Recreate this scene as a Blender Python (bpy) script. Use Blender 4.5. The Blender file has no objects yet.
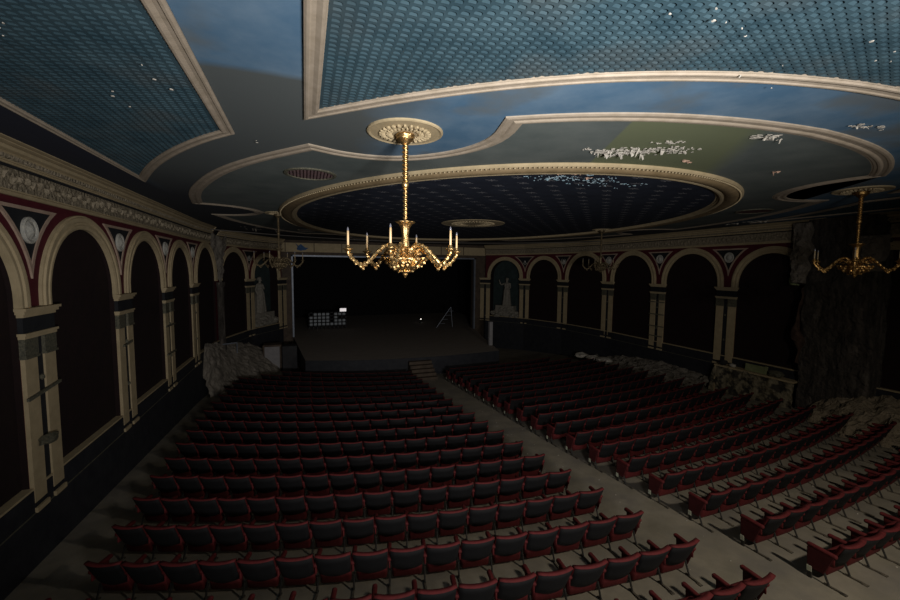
import bpy, bmesh, math, random
import numpy as np
from mathutils import Vector, Matrix

random.seed(7)
rng = np.random.RandomState(7)
PI = math.pi
scene = bpy.context.scene
COL = scene.collection

# ------------------------------------------------------------------ camera
CAM = Vector((0, 0, 5.2))
YAW, PITCH, ROLL = math.radians(19.9546), math.radians(4.4813), math.radians(0.4927)
def cam_basis():
    cy, sy, cp, sp = math.cos(YAW), math.sin(YAW), math.cos(PITCH), math.sin(PITCH)
    fw = Vector((sy*cp, cy*cp, -sp)); rt = Vector((cy, -sy, 0)); dn = fw.cross(rt)
    r2 = rt*math.cos(ROLL) - dn*math.sin(ROLL)
    d2 = dn*math.cos(ROLL) + rt*math.sin(ROLL)
    return r2, d2, fw
RT, DN, FW = cam_basis()
cd = bpy.data.cameras.new('camera'); cam = bpy.data.objects.new('camera', cd); COL.objects.link(cam)
M = Matrix((( RT.x, -DN.x, -FW.x, CAM.x), (RT.y, -DN.y, -FW.y, CAM.y), (RT.z, -DN.z, -FW.z, CAM.z), (0, 0, 0, 1)))
cam.matrix_world = M
cd.sensor_width = 36; cd.lens = 16.0; cd.clip_start = 0.05; cd.clip_end = 200
scene.camera = cam
def proj(p):
    d = Vector(p) - CAM
    z = d.dot(FW)
    if z <= 0.1: return (-9999, -9999, z)
    return (450 + 400*d.dot(RT)/z, 300 + 400*d.dot(DN)/z, z)

# ------------------------------------------------------------------ light, world, exposure
w = bpy.data.worlds.new('world'); scene.world = w; w.use_nodes = True
w.node_tree.nodes['Background'].inputs[0].default_value = (0.75, 0.85, 1.0, 1)
w.node_tree.nodes['Background'].inputs[1].default_value = 0.005
def spot(name, loc, target, power, color, size, angle, blend):
    l = bpy.data.lights.new(name, 'SPOT'); l.energy = power; l.color = color
    l.shadow_soft_size = size; l.spot_size = math.radians(angle); l.spot_blend = blend
    o = bpy.data.objects.new(name, l); COL.objects.link(o); o.location = loc
    o.rotation_euler = (Vector(target)-Vector(loc)).to_track_quat('-Z', 'Y').to_euler()
    return o
spot('balcony_lamp', (6.4, -1.3, 6.35), (6.9, 4.1, .7), 1050, (1.0, 0.90, 0.75), 0.16, 133, 1.0)
def area(name, loc, target, power, color, sx, sy):
    l = bpy.data.lights.new(name, 'AREA'); l.energy = power; l.color = color; l.shape = 'RECTANGLE'; l.size = sx; l.size_y = sy
    o = bpy.data.objects.new(name, l); COL.objects.link(o); o.location = loc
    o.rotation_euler = (Vector(target)-Vector(loc)).to_track_quat('-Z', 'Y').to_euler()
    return o
area('gallery_light', (1.6, -2.2, 4.4), (2.2, 4.8, 6.6), 370, (1.0, 0.97, 0.94), 1.5, 0.7).data.spread = math.radians(104)
scene.view_settings.view_transform = 'Standard'
scene.view_settings.look = 'None'
scene.view_settings.gamma = 1
scene.view_settings.use_curve_mapping = False
scene.view_settings.exposure = 0.0

# ------------------------------------------------------------------ helpers
def tag(o, label=None, cat=None, group=None, kind=None):
    if label: o['label'] = label
    if cat: o['category'] = cat
    if group: o['group'] = group
    if kind: o['kind'] = kind
    return o
def empty(name, loc=(0, 0, 0), rz=0):
    o = bpy.data.objects.new(name, None); COL.objects.link(o)
    o.location = loc; o.rotation_euler = (0, 0, rz); o.empty_display_size = 0.2
    return o
def mesh_obj(name, verts, faces, mat, parent=None, smooth=False, loc=None):
    me = bpy.data.meshes.new(name)
    me.from_pydata([tuple(v) for v in verts], [], [tuple(f) for f in faces]); me.update()
    me.materials.append(mat)
    if smooth:
        me.polygons.foreach_set('use_smooth', [True]*len(me.polygons))
    o = bpy.data.objects.new(name, me); COL.objects.link(o)
    if parent: o.parent = parent
    if loc: o.location = loc
    return o
def bm_obj(name, bm, mat, parent=None, smooth=False):
    me = bpy.data.meshes.new(name); bm.normal_update(); bm.to_mesh(me); bm.free()
    me.materials.append(mat)
    if smooth: me.polygons.foreach_set('use_smooth', [True]*len(me.polygons))
    o = bpy.data.objects.new(name, me); COL.objects.link(o)
    if parent: o.parent = parent
    return o
class MB:
    """collects boxes, tubes, lathes into one mesh"""
    def __init__(s): s.v = []; s.f = []
    def add(s, v, f):
        n = len(s.v); s.v += [tuple(p) for p in v]; s.f += [tuple(i+n for i in q) for q in f]
    def box(s, x0, x1, y0, y1, z0, z1, T=None):
        v = [(x, y, z) for z in (z0, z1) for y in (y0, y1) for x in (x0, x1)]
        if T: v = [T(p) for p in v]
        s.add(v, [(0, 2, 3, 1), (4, 5, 7, 6), (0, 1, 5, 4), (2, 6, 7, 3), (0, 4, 6, 2), (1, 3, 7, 5)])
    def tube(s, pts, rad, n=8, cap=True):
        pts = [Vector(p) for p in pts]
        if not hasattr(rad, '__len__'): rad = [rad]*len(pts)
        rings = []; up = None
        for i, p in enumerate(pts):
            a = pts[max(i-1, 0)]; b = pts[min(i+1, len(pts)-1)]
            t = (b-a).normalized()
            if up is None:
                up = t.orthogonal().normalized()
            up = (up - t*up.dot(t)).normalized(); sd = t.cross(up)
            rings.append([p + (up*math.cos(2*PI*k/n) + sd*math.sin(2*PI*k/n))*rad[i] for k in range(n)])
        v = [q for r in rings for q in r]; f = []
        for i in range(len(pts)-1):
            for k in range(n):
                f.append((i*n+k, i*n+(k+1) % n, (i+1)*n+(k+1) % n, (i+1)*n+k))
        if cap: f.append(tuple(range(n))[::-1]); f.append(tuple((len(pts)-1)*n+k for k in range(n)))
        s.add(v, f)
    def lathe(s, prof, n=16, c=(0, 0, 0), rfun=None):
        v = []; f = []
        for (r, z) in prof:
            for k in range(n):
                a = 2*PI*k/n; rr = r*(rfun(a, z) if rfun else 1)
                v.append((c[0]+rr*math.cos(a), c[1]+rr*math.sin(a), c[2]+z))
        for i in range(len(prof)-1):
            for k in range(n):
                f.append((i*n+k, i*n+(k+1) % n, (i+1)*n+(k+1) % n, (i+1)*n+k))
        f.append(tuple(range(n))[::-1]); f.append(tuple((len(prof)-1)*n+k for k in range(n)))
        s.add(v, f)
    def blob(s, c, r, seed=0, sq=(1, 1, 1), amp=0.3, sub=1):
        bm = bmesh.new(); bmesh.ops.create_icosphere(bm, subdivisions=sub, radius=1)
        R = random.Random(seed)
        for q in bm.verts:
            k = r*(1+amp*(R.random()-.5)*2); q.co = Vector((q.co.x*sq[0], q.co.y*sq[1], q.co.z*sq[2]))*k + Vector(c)
        bm.verts.index_update()
        s.add([q.co for q in bm.verts], [[q.index for q in f.verts] for f in bm.faces]); bm.free()
    def build(s, name, mat, parent=None, smooth=False, loc=None):
        return mesh_obj(name, s.v, s.f, mat, parent, smooth, loc)
def rbox(x0, x1, y0, y1, z0, z1, r=0.02, seg=2):
    bm = bmesh.new(); bmesh.ops.create_cube(bm, size=1)
    for q in bm.verts:
        q.co = Vector(((x0+x1)/2+q.co.x*(x1-x0), (y0+y1)/2+q.co.y*(y1-y0), (z0+z1)/2+q.co.z*(z1-z0)))
    bmesh.ops.bevel(bm, geom=list(bm.edges), offset=r, segments=seg, profile=0.5, affect='EDGES')
    return bm

def material(name, c1, c2=None, rough=0.8, scale=3.0, detail=6, metal=0.0, bump=0.0, bscale=30.0, bdist=0.02,
             lo=0.35, hi=0.65, c3=None, s3=1.0, l3=(0.55, 0.62), stretch=None, spec=0.3, emit=None, estr=0):
    m = bpy.data.materials.new(name); m.use_nodes = True; nt = m.node_tree; N = nt.nodes; L = nt.links
    b = N['Principled BSDF']; b.inputs['Roughness'].default_value = rough; b.inputs['Metallic'].default_value = metal
    b.inputs['Specular IOR Level'].default_value = spec
    b.inputs['Base Color'].default_value = (*c1, 1)
    tc = N.new('ShaderNodeTexCoord'); vec = tc.outputs['Object']
    if stretch:
        mp = N.new('ShaderNodeMapping'); mp.inputs['Scale'].default_value = stretch; L.new(vec, mp.inputs[0]); vec = mp.outputs[0]
    if c2:
        n = N.new('ShaderNodeTexNoise'); n.inputs['Scale'].default_value = scale; n.inputs['Detail'].default_value = detail
        n.inputs['Roughness'].default_value = 0.6; L.new(vec, n.inputs['Vector'])
        r = N.new('ShaderNodeValToRGB'); r.color_ramp.elements[0].position = lo; r.color_ramp.elements[1].position = hi
        r.color_ramp.elements[0].color = (*c1, 1); r.color_ramp.elements[1].color = (*c2, 1)
        L.new(n.outputs[0], r.inputs[0]); out = r.outputs[0]
        if c3:
            n3 = N.new('ShaderNodeTexNoise'); n3.inputs['Scale'].default_value = s3; n3.inputs['Detail'].default_value = 5
            mp3 = N.new('ShaderNodeMapping'); mp3.inputs['Location'].default_value = (13.1, 4.7, 2.2); L.new(vec, mp3.inputs[0]); L.new(mp3.outputs[0], n3.inputs['Vector'])
            r3 = N.new('ShaderNodeValToRGB'); r3.color_ramp.elements[0].position = l3[0]; r3.color_ramp.elements[1].position = l3[1]
            r3.color_ramp.elements[0].color = (0, 0, 0, 1); r3.color_ramp.elements[1].color = (1, 1, 1, 1)
            L.new(n3.outputs[0], r3.inputs[0])
            mx = N.new('ShaderNodeMix'); mx.data_type = 'RGBA'; L.new(r3.outputs[0], mx.inputs[0]); L.new(out, mx.inputs[6])
            mx.inputs[7].default_value = (*c3, 1); out = mx.outputs[2]
        L.new(out, b.inputs['Base Color'])
    if bump > 0:
        nb = N.new('ShaderNodeTexNoise'); nb.inputs['Scale'].default_value = bscale; nb.inputs['Detail'].default_value = 4
        L.new(tc.outputs['Object'], nb.inputs['Vector'])
        bp = N.new('ShaderNodeBump'); bp.inputs['Strength'].default_value = bump; bp.inputs['Distance'].default_value = bdist
        L.new(nb.outputs[0], bp.inputs['Height']); L.new(bp.outputs[0], b.inputs['Normal'])
    if emit:
        b.inputs['Emission Color'].default_value = (*emit, 1); b.inputs['Emission Strength'].default_value = estr
    return m

MT = {}
MT['floor'] = material('dusty_concrete', (.195, .175, .135), (.265, .235, .185), .9, 2.2, bump=.25, bscale=40, bdist=.01, c3=(.165, .15, .13), s3=1.6, l3=(.45, .75))
MT['ceil_blue'] = material('painted_plaster_blue', (.062, .135, .225), (.125, .20, .285), .85, 1.3, bump=.12, bscale=8, bdist=.01, c3=(.11, .14, .165), s3=.8, l3=(.54, .66))
MT['ceil_grey'] = material('painted_plaster_grey', (.088, .108, .105), (.128, .148, .142), .85, 1.2, bump=.12, bscale=10, bdist=.01)
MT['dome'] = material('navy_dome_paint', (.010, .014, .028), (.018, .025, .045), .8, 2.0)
MT['teal'] = material('teal_scale_tin', (.023, .050, .067), (.042, .078, .098), .6, 2.6, c3=(.045, .065, .075), s3=1.1, l3=(.5, .65))
MT['cream'] = material('cream_moulding', (.29, .24, .18), (.36, .30, .235), .7, 6, bump=.1)
MT['gilt'] = material('dull_gilt_plaster', (.16, .115, .06), (.22, .16, .09), .6, 5, bump=.3, bscale=60)
MT['tan'] = material('tan_plaster', (.345, .275, .165), (.42, .335, .205), .75, 5, bump=.12, bscale=30)
MT['frieze'] = material('carved_frieze', (.16, .135, .09), (.30, .25, .18), .8, 14, bump=1.0, bscale=13, bdist=.06)
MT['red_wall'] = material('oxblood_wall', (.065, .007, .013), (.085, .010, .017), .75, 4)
MT['black_wall'] = material('black_panel_paint', (.010, .011, .014), (.018, .019, .022), .8, 4)
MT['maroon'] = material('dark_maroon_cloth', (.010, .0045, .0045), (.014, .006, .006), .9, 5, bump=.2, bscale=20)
MT['dado'] = material('dark_blue_dado', (.014, .015, .020), (.024, .025, .030), .7, 4, bump=.2)
MT['capital'] = material('tarnished_capital', (.06, .06, .045), (.14, .13, .09), .7, 25, bump=.8, bscale=50)
MT['medal'] = material('pearl_grey_relief', (.34, .34, .32), (.46, .44, .38), .5, 20, bump=.5, bscale=40)
MT['brick'] = material('exposed_dark_masonry', (.024, .021, .018), (.075, .065, .056), .95, 3, bump=1.0, bscale=9, bdist=.08, stretch=(3, 3, .5), c3=(.13, .11, .095), s3=1.2, l3=(.58, .72))
MT['plaster'] = material('bare_plaster', (.13, .115, .095), (.21, .185, .155), .95, 4, bump=.8, bscale=8, bdist=.08)
MT['peeled'] = material('peeling_dado_paint', (.04, .036, .03), (.22, .19, .13), .9, 2.5, bump=.6, bscale=12, bdist=.05, lo=.45, hi=.55)
MT['rubble'] = material('plaster_rubble', (.10, .09, .075), (.19, .17, .145), .95, 5, bump=1.0, bscale=14, bdist=.08)
MT['flake'] = material('white_plaster_flake', (.36, .34, .30), (.55, .51, .45), .8, 8)
MT['flake_pink'] = material('pink_plaster_flake', (.50, .30, .22), (.60, .42, .32), .8, 8)
MT['flake_blue'] = material('pale_blue_flake', (.25, .42, .52), (.5, .6, .65), .8, 8)
MT['moss'] = material('mossy_plaster', (.16, .19, .09), (.24, .26, .14), .9, 6)
MT['stone'] = material('grimy_statue_stone', (.17, .155, .13), (.24, .22, .185), .8, 8, bump=.4, bscale=20)
MT['niche'] = material('slate_niche', (.018, .028, .028), (.03, .045, .045), .9, 3)
MT['gold'] = material('polished_gilt_brass', (.80, .56, .27), (.62, .39, .15), .38, 18, metal=1.0, bump=.55, bscale=55, bdist=.012, spec=.5)
MT['gold_rod'] = material('smooth_gilt_brass', (.80, .56, .27), (.66, .42, .17), .34, 18, metal=1.0)
MT['candle'] = material('yellowed_candle_sleeve', (.85, .62, .36), (.75, .52, .28), .5, 8)
MT['bulb'] = material('grey_glass_bulb', (.16, .16, .19), None, .2, spec=.6)
MT['seat_red'] = material('worn_red_velvet', (.075, .008, .009), (.108, .0125, .0135), .8, 9, bump=.15, bscale=80)
MT['panel_red_shaded'] = material('shaded_red_end_panel', (.055, .008, .009), (.075, .011, .012), .85, 9, bump=.15, bscale=80)  # seat red darkened: shade on the aisle side of end panels put into colour
MT['seat_black'] = material('black_seat_shell', (.0035, .0035, .0045), (.0055, .0055, .0065), .8, 9)
MT['iron'] = material('black_iron', (.018, .018, .018), (.03, .028, .025), .5, 9, spec=.4)
MT['foot'] = material('dusty_iron_foot', (.03, .028, .024), (.14, .12, .09), .7, 12)
MT['plate'] = material('pale_number_plate', (.60, .62, .48), None, .6)
MT['stage'] = material('stage_boards', (.22, .19, .165), (.28, .245, .215), .8, 3, stretch=(.6, 4, 1), bump=.1)
MT['black'] = material('stage_black', (.006, .006, .007), None, .95)
MT['metal'] = material('blue_grey_frame_metal', (.16, .18, .22), (.22, .24, .28), .45, 5, metal=.4)
MT['grey_box'] = material('grey_box_panel', (.22, .21, .22), (.27, .26, .26), .8, 5)
MT['dark_box'] = material('charcoal_box', (.018, .018, .02), (.03, .03, .033), .7, 5)
MT['wood'] = material('dark_worn_wood', (.05, .035, .025), (.09, .065, .045), .7, 4, stretch=(1, 6, 1))
MT['blue_rag'] = material('faded_blue_cloth', (.03, .07, .16), (.06, .12, .24), .9, 8)
MT['grille'] = material('rust_red_grille', (.03, .014, .016), (.05, .022, .022), .6, 8)
MT['cable'] = material('dull_cable', (.12, .11, .10), None, .7)
MT['pane'] = material('faint_glow_pane', (.2, .22, .24), None, .4, emit=(.75, .85, .9), estr=.010)  # faint glow put into the screen's panes, no lamp behind them
MT['sign'] = material('lit_white_sign', (.9, .85, .85), None, .5, emit=(1, .93, .92), estr=.62)
MT['lamp'] = material('tiny_lit_bulb', (.9, .9, .9), None, .5, emit=(1, .97, .9), estr=2.0)

# -- paint stains of the grey ceiling: an olive area and a bluer area that stay where they are
def olive_patch(m):
    nt = m.node_tree; N = nt.nodes; L = nt.links; b = N['Principled BSDF']
    src = b.inputs['Base Color'].links[0].from_socket
    g = N.new('ShaderNodeNewGeometry'); sx = N.new('ShaderNodeSeparateXYZ'); L.new(g.outputs['Position'], sx.inputs[0])
    def lin(a, bb, c, w_):            # smooth step of a*x+b*y+c
        m1 = N.new('ShaderNodeMath'); m1.operation = 'MULTIPLY'; m1.inputs[1].default_value = a; L.new(sx.outputs[0], m1.inputs[0])
        m2 = N.new('ShaderNodeMath'); m2.operation = 'MULTIPLY_ADD'; m2.inputs[1].default_value = bb; L.new(sx.outputs[1], m2.inputs[0]); L.new(m1.outputs[0], m2.inputs[2])
        m3 = N.new('ShaderNodeMapRange'); m3.inputs['From Min'].default_value = -c-w_; m3.inputs['From Max'].default_value = -c+w_
        L.new(m2.outputs[0], m3.inputs[0]); return m3.outputs[0]
    # edges: left (3.72,3.86)-(4.21,4.94); right (5.14,3.38)-(6.4,4.9)
    e1 = lin(1.0, -.454, -(3.72-.454*3.86), .02)
    e2 = lin(-1.0, .83, (5.34-.83*3.38), .22)
    mm = N.new('ShaderNodeMath'); mm.operation = 'MULTIPLY'; L.new(e1, mm.inputs[0]); L.new(e2, mm.inputs[1])
    e3 = lin(0, -1, 7.4, .6)
    mm2 = N.new('ShaderNodeMath'); mm2.operation = 'MULTIPLY'; L.new(mm.outputs[0], mm2.inputs[0]); L.new(e3, mm2.inputs[1])
    mx = N.new('ShaderNodeMix'); mx.data_type = 'RGBA'; L.new(mm2.outputs[0], mx.inputs[0]); L.new(src, mx.inputs[6])
    mx.inputs[7].default_value = (.145, .165, .095, 1); L.new(mx.outputs[2], b.inputs['Base Color'])
olive_patch(MT['ceil_grey'])
def blue_areas(m):
    """painted areas: a grey stretch left of the centre panel beyond a hard edge, navy strip along the left wall, navy far half"""
    nt = m.node_tree; N = nt.nodes; L = nt.links; b = N['Principled BSDF']
    g = N.new('ShaderNodeNewGeometry'); sx = N.new('ShaderNodeSeparateXYZ'); L.new(g.outputs['Position'], sx.inputs[0])
    nz = N.new('ShaderNodeTexNoise'); nz.inputs['Scale'].default_value = 1.6; nz.inputs['Detail'].default_value = 6; L.new(g.outputs['Position'], nz.inputs['Vector'])
    def ramp(sock, a, c, wob):
        ad = N.new('ShaderNodeMath'); ad.operation = 'MULTIPLY_ADD'; ad.inputs[1].default_value = wob; L.new(nz.outputs[0], ad.inputs[0]); L.new(sock, ad.inputs[2])
        r = N.new('ShaderNodeMapRange'); r.inputs['From Min'].default_value = a+wob*.5; r.inputs['From Max'].default_value = c+wob*.5; L.new(ad.outputs[0], r.inputs[0]); return r.outputs[0]
    def mul(p, q):
        k = N.new('ShaderNodeMath'); k.operation = 'MULTIPLY'; L.new(p, k.inputs[0]); L.new(q, k.inputs[1]); return k.outputs[0]
    def over(fac, col):
        src = b.inputs['Base Color'].links[0].from_socket
        mx = N.new('ShaderNodeMix'); mx.data_type = 'RGBA'; L.new(fac, mx.inputs[0]); L.new(src, mx.inputs[6]); mx.inputs[7].default_value = (*col, 1)
        L.new(mx.outputs[2], b.inputs['Base Color'])
    over(mul(mul(ramp(sx.outputs[1], 4.15, 4.28, .15), ramp(sx.outputs[0], 1.6, .7, .8)), ramp(sx.outputs[0], -3.4, -2.9, .1)), (.085, .098, .10))
    over(ramp(sx.outputs[0], -3.05, -3.2, 0), (.018, .022, .04))
    over(ramp(sx.outputs[1], 8.5, 12, .5), (.03, .035, .045))
blue_areas(MT['ceil_blue'])

# ------------------------------------------------------------------ dimensions
CX = 6.22            # hall's long axis
ZC = 7.0             # ceiling
FA, FB = 0.850, -0.0621
def fz(y): return FA + FB*y
SLOPE = math.atan(-FB)
STZ = 0.55           # stage level
ZA = 4.66           # centre of the arches, above a short stilt
ZI, ZR, ZD = 4.52, 6.25, 1.61      # impost top, red field top, dado rail

LEFT = [(-4.2, 1.75), (-4.2, 5.1), (-4.2, 8.47), (-4.2, 11.85), (-4.2, 15.2), (-4.2, 18.5), (-4.0, 22.1), (-3.0, 25.45), (-1.42, 28.15)]
RIGHT = [(16.7, 1.8), (16.7, 5.2), (16.7, 8.5), (16.7, 11.82), (16.7, 15.3), (16.7, 18.85), (16.2, 22.5), (15.1, 25.6), (13.15, 28.2)]

# ------------------------------------------------------------------ floor, ceiling base, stage
fl = MB()
nx, ny = 2, 2
fl.add([(-4.9, -3, fz(-3)), (17.4, -3, fz(-3)), (17.4, 29, fz(29)), (-4.9, 29, fz(29)),
        (-4.9, -3, fz(-3)-.2), (17.4, -3, fz(-3)-.2), (17.4, 29, fz(29)-.2), (-4.9, 29, fz(29)-.2)],
       [(0, 1, 2, 3), (4, 7, 6, 5), (0, 4, 5, 1), (1, 5, 6, 2), (2, 6, 7, 3), (3, 7, 4, 0)])
tag(fl.build('floor', MT['floor']), kind='structure')
cl = MB(); cl.box(-4.9, 17.4, -3, 29.2, ZC, ZC+.2)
ceiling = tag(cl.build('ceiling', MT['ceil_blue']), kind='structure')

def ngon_plate(name, pts, z, mat, parent, th=.004):
    bm = bmesh.new(); vs = [bm.verts.new((x, y, z)) for x, y in pts]; f = bm.faces.new(vs)
    bmesh.ops.triangulate(bm, faces=[f]); bm.normal_update()
    for f in bm.faces:
        if f.normal.z > 0: f.normal_flip()
    return bm_obj(name, bm, mat, parent)

def arc(c, r, a0, a1, n): return [(c[0]+r*math.cos(a0+(a1-a0)*i/n), c[1]+r*math.sin(a0+(a1-a0)*i/n)) for i in range(n+1)]
def smoothpath(p, it=2):
    p = [Vector(q) for q in p]
    for _ in range(it):
        q = [p[0]]
        for a, b in zip(p[:-1], p[1:]): q += [a*.75+b*.25, a*.25+b*.75]
        q.append(p[-1]); p = q
    return [tuple(q) for q in p]
OVY = 14.6
qa = smoothpath([(-1.45, 14.6), (-1.62, 14.0), (-2.2, 13.48), (-2.95, 13.35)])
qb = smoothpath([(-2.95, 13.35), (-2.62, 11.4), (-1.97, 9.58), (-1.41, 8.39), (-.81, 7.46), (-.32, 6.84), (.09, 6.35)])
qc = smoothpath([(.09, 6.35), (.55, 6.58), (1.2, 6.62), (1.78, 6.34), (2.26, 5.78), (2.46, 5.15), (2.29, 4.38)])
qd = smoothpath([(2.29, 4.38), (2.8, 4.08), (3.42, 3.80), (4.08, 3.58), (4.83, 3.42), (5.6, 3.33), (6.22, 3.30)])
quad = qa + qb[1:] + qc[1:] + qd[1:]
mx_ = [(2*CX-x, y) for x, y in quad]
near = quad + mx_[::-1][1:]                       # from left side over the near apex to the right side
far = [(x, 2*OVY-y) for x, y in near][::-1]
outline = near + far[1:-1]
ngon_plate('grey_ceiling_field', outline, ZC-.006, MT['ceil_grey'], ceiling)
ell = lambda rx, ry, n=120: [(CX+rx*math.cos(2*PI*k/n), OVY+ry*math.sin(2*PI*k/n)) for k in range(n)]
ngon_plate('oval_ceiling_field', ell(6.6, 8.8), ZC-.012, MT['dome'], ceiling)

def sweep2d(path, prof, z0, closed, mat, name, parent, side=1, smooth=False):
    P = [Vector(p) for p in path]; n = len(P)
    sharp = []
    for i in range(n):
        if not closed and i in (0, n-1): continue
        d1 = P[i]-P[i-1]; d2 = P[(i+1) % n]-P[i]
        if d1.length > 1e-6 and d2.length > 1e-6 and d1.angle(d2) > math.radians(33): sharp.append(i)
    keep = [i for i in range(n) if i in sharp or all((P[i]-P[j]).length > .34 for j in sharp)]
    P = [P[i] for i in keep]; n = len(P); vs = []; fs = []
    for i in range(n):
        if closed: a, b = P[i-1], P[(i+1) % n]
        else: a, b = P[max(i-1, 0)], P[min(i+1, n-1)]
        d1 = (P[i]-a); d2 = (b-P[i])
        if d1.length < 1e-6: d1 = d2
        if d2.length < 1e-6: d2 = d1
        d1.normalize(); d2.normalize()
        n1 = Vector((-d1.y, d1.x)); n2 = Vector((-d2.y, d2.x)); m = (n1+n2)
        if m.length < 1e-3: m = n1
        m.normalize(); k = 1/max(.35, m.dot(n1))
        for o, dz in prof:
            q = P[i]+m*(o*k*side); vs.append((q.x, q.y, z0-dz))
    k = len(prof)
    for i in range(n if closed else n-1):
        j = (i+1) % n
        for a in range(k-1): fs.append((i*k+a, j*k+a, j*k+a+1, i*k+a+1))
    if not closed:
        fs.append(tuple(range(k))); fs.append(tuple((n-1)*k+a for a in range(k))[::-1])
    return mesh_obj(name, vs, fs, mat, parent, smooth)
PROF_BIG = [(o_*.88, d_*.55) for o_, d_ in [(-.02, 0), (-.02, .03), (.015, .05), (.05, .05), (.07, .03), (.12, .028), (.14, .05), (.16, .062), (.19, .06), (.21, .035), (.25, .03), (.265, .012), (.28, .012), (.28, 0)]]
PROF_SM = [(-.005, 0), (-.005, .035), (.02, .055), (.045, .055), (.06, .035), (.10, .03), (.125, .045), (.15, .06), (.175, .055), (.185, .02), (.195, .02), (.195, 0)]
PROF_SM = [(o_*.8, d_*.5) for o_, d_ in PROF_SM]
# orientation: outline runs clockwise or not -> inside direction
def area(p): return sum(p[i][0]*p[(i+1) % len(p)][1]-p[(i+1) % len(p)][0]*p[i][1] for i in range(len(p)))/2
sgn = 1 if area(outline) > 0 else -1
sweep2d(outline, PROF_BIG, ZC, True, MT['cream'], 'cusped_moulding', ceiling, side=sgn)
# oval: gilt cove between two cream lips, with a bead course
oo = ell(6.98, 9.2, 160)
sweep2d(oo, [(.0, 0), (.0, .04), (.025, .065), (.055, .055), (.08, .03)], ZC, True, MT['tan'], 'oval_outer_lip', ceiling)
sweep2d(oo, [(.08, .03), (.10, .085), (.16, .12), (.24, .125), (.32, .105), (.37, .06), (.38, .05)], ZC, True, MT['gilt'], 'oval_cove', ceiling, smooth=True)
sweep2d(oo, [(.38, .05), (.38, .09), (.42, .10), (.46, .09), (.48, .05), (.50, .05), (.52, .02), (.55, .02), (.55, 0)], ZC, True, MT['tan'], 'oval_inner_lip', ceiling)
bd = MB()
NB = 560
for k in range(NB):
    a = 2*PI*k/NB; x, y = CX+6.93*math.cos(a), OVY+9.15*math.sin(a)
    bd.blob((x, y, ZC-.076), .021, k, (1, 1, .8), .05, 1)
bd.build('bead_course', MT['tan'], ceiling)

# stencilled stars of the oval field
st = MB()
row = 0; y = OVY-8.4
while y < OVY+8.4:
    x = CX-6.6+(row % 2)*.36
    while x < CX+6.6:
        if ((x-CX)/6.3)**2+((y-OVY)/8.45)**2 < 1 and math.hypot(x-CX, y-OVY) > 1.35:
            for a in (0, PI/3, 2*PI/3):
                c, s_ = math.cos(a), math.sin(a); l, t = .09 if a else .14, .012
                st.add([(x+c*u*l-s_*v*t, y+s_*u*l+c*v*t, ZC-.016) for u, v in ((-1, -1), (-1, 1), (1, 1), (1, -1))], [(0, 1, 2, 3)])
        x += .72
    y += .42; row += 1
st.build('painted_star', material('faded_star_paint', (.22, .22, .24), None, .8), ceiling)['kind'] = 'stuff'

# embossed scale panels -------------------------------------------------------
pc = smoothpath([(0.03, 5.28), (.62, 4.72), (1.18, 4.22), (1.85, 3.71), (2.5, 3.31), (2.99, 3.07), (3.53, 2.86), (4.12, 2.68), (4.91, 2.52), (5.6, 2.45), (6.22, 2.43)])
pc_full = pc + [(2*CX-x, y) for x, y in pc][::-1][1:]
cpanel = [(0.03, -2.6)] + pc_full + [(2*CX-.03, -2.6)]
pl = smoothpath([(-3.14, 10.35), (-2.53, 8.84), (-1.91, 7.65), (-1.3, 6.71), (-.85, 6.17)])
lpanel = [(-3.14, -2.6)] + pl + [(-.85, -2.6)]
rpanel = [(2*CX-x, y) for x, y in lpanel][::-1]
def yfun(path):
    p = sorted(path); xs = [q[0] for q in p]; ys = [q[1] for q in p]
    return lambda x: np.interp(x, xs, ys)
def scales(x0, x1, yf, ymin, name):
    WX, WY = .085, .068
    a = np.linspace(0, PI, 7); ax = -np.cos(a)*.032; ay = -np.sin(a)*.020
    rect = [(-WX/2, WY/2), (-WX/2, -WY/2), (0, -WY/2), (WX/2, -WY/2), (WX/2, WY/2)]
    # local verts: 0-4 rect, 5-11 arch flush, 12-18 arch recessed
    lv = [(x, y, 0) for x, y in rect] + [(ax[i], ay[i]+.004, -.0005) for i in range(7)] + [(ax[i], ay[i]+.004, .016) for i in range(7)]
    lv += [(-.030, .026, -.0005), (.030, .026, -.0005)]       # 19,20 drop lip at the far side
    fa = [(0, 1, 6, 5), (1, 7, 6), (1, 2, 8, 7), (2, 9, 8), (2, 3, 9), (3, 10, 9), (3, 4, 11, 10), (0, 5, 19), (4, 20, 11), (0, 19, 20, 4)]
    fa = [f for f in fa]
    fw = [(5+i, 6+i, 13+i, 12+i) for i in range(6)]
    fr = [(12, 13, 14, 15, 16, 17, 18, 20, 19), (5, 12, 19), (18, 11, 20)]
    faces = fa+fw+fr
    lv = np.array(lv); V = []; F = []; nv = len(lv); n = 0
    ncol = int((x1-x0)/WX)
    for c in range(ncol):
        x = x0+WX*(c+.5); ymax = float(yf(x))-.11
        off = WY/2 if c % 2 else 0
        ys = np.arange(ymin+off, ymax, WY)
        for yy in ys:
            jit = 1+rng.uniform(-.25, .25)
            q = lv.copy(); q[:, 2] *= jit; q[:, 0] += x; q[:, 1] += yy; q[:, 2] += ZC-.010
            V.append(q); F += [tuple(i+n for i in f) for f in faces]; n += nv
    V = np.vstack(V)
    return mesh_obj(name, V.tolist(), F, MT['teal'], ceiling)
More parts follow.
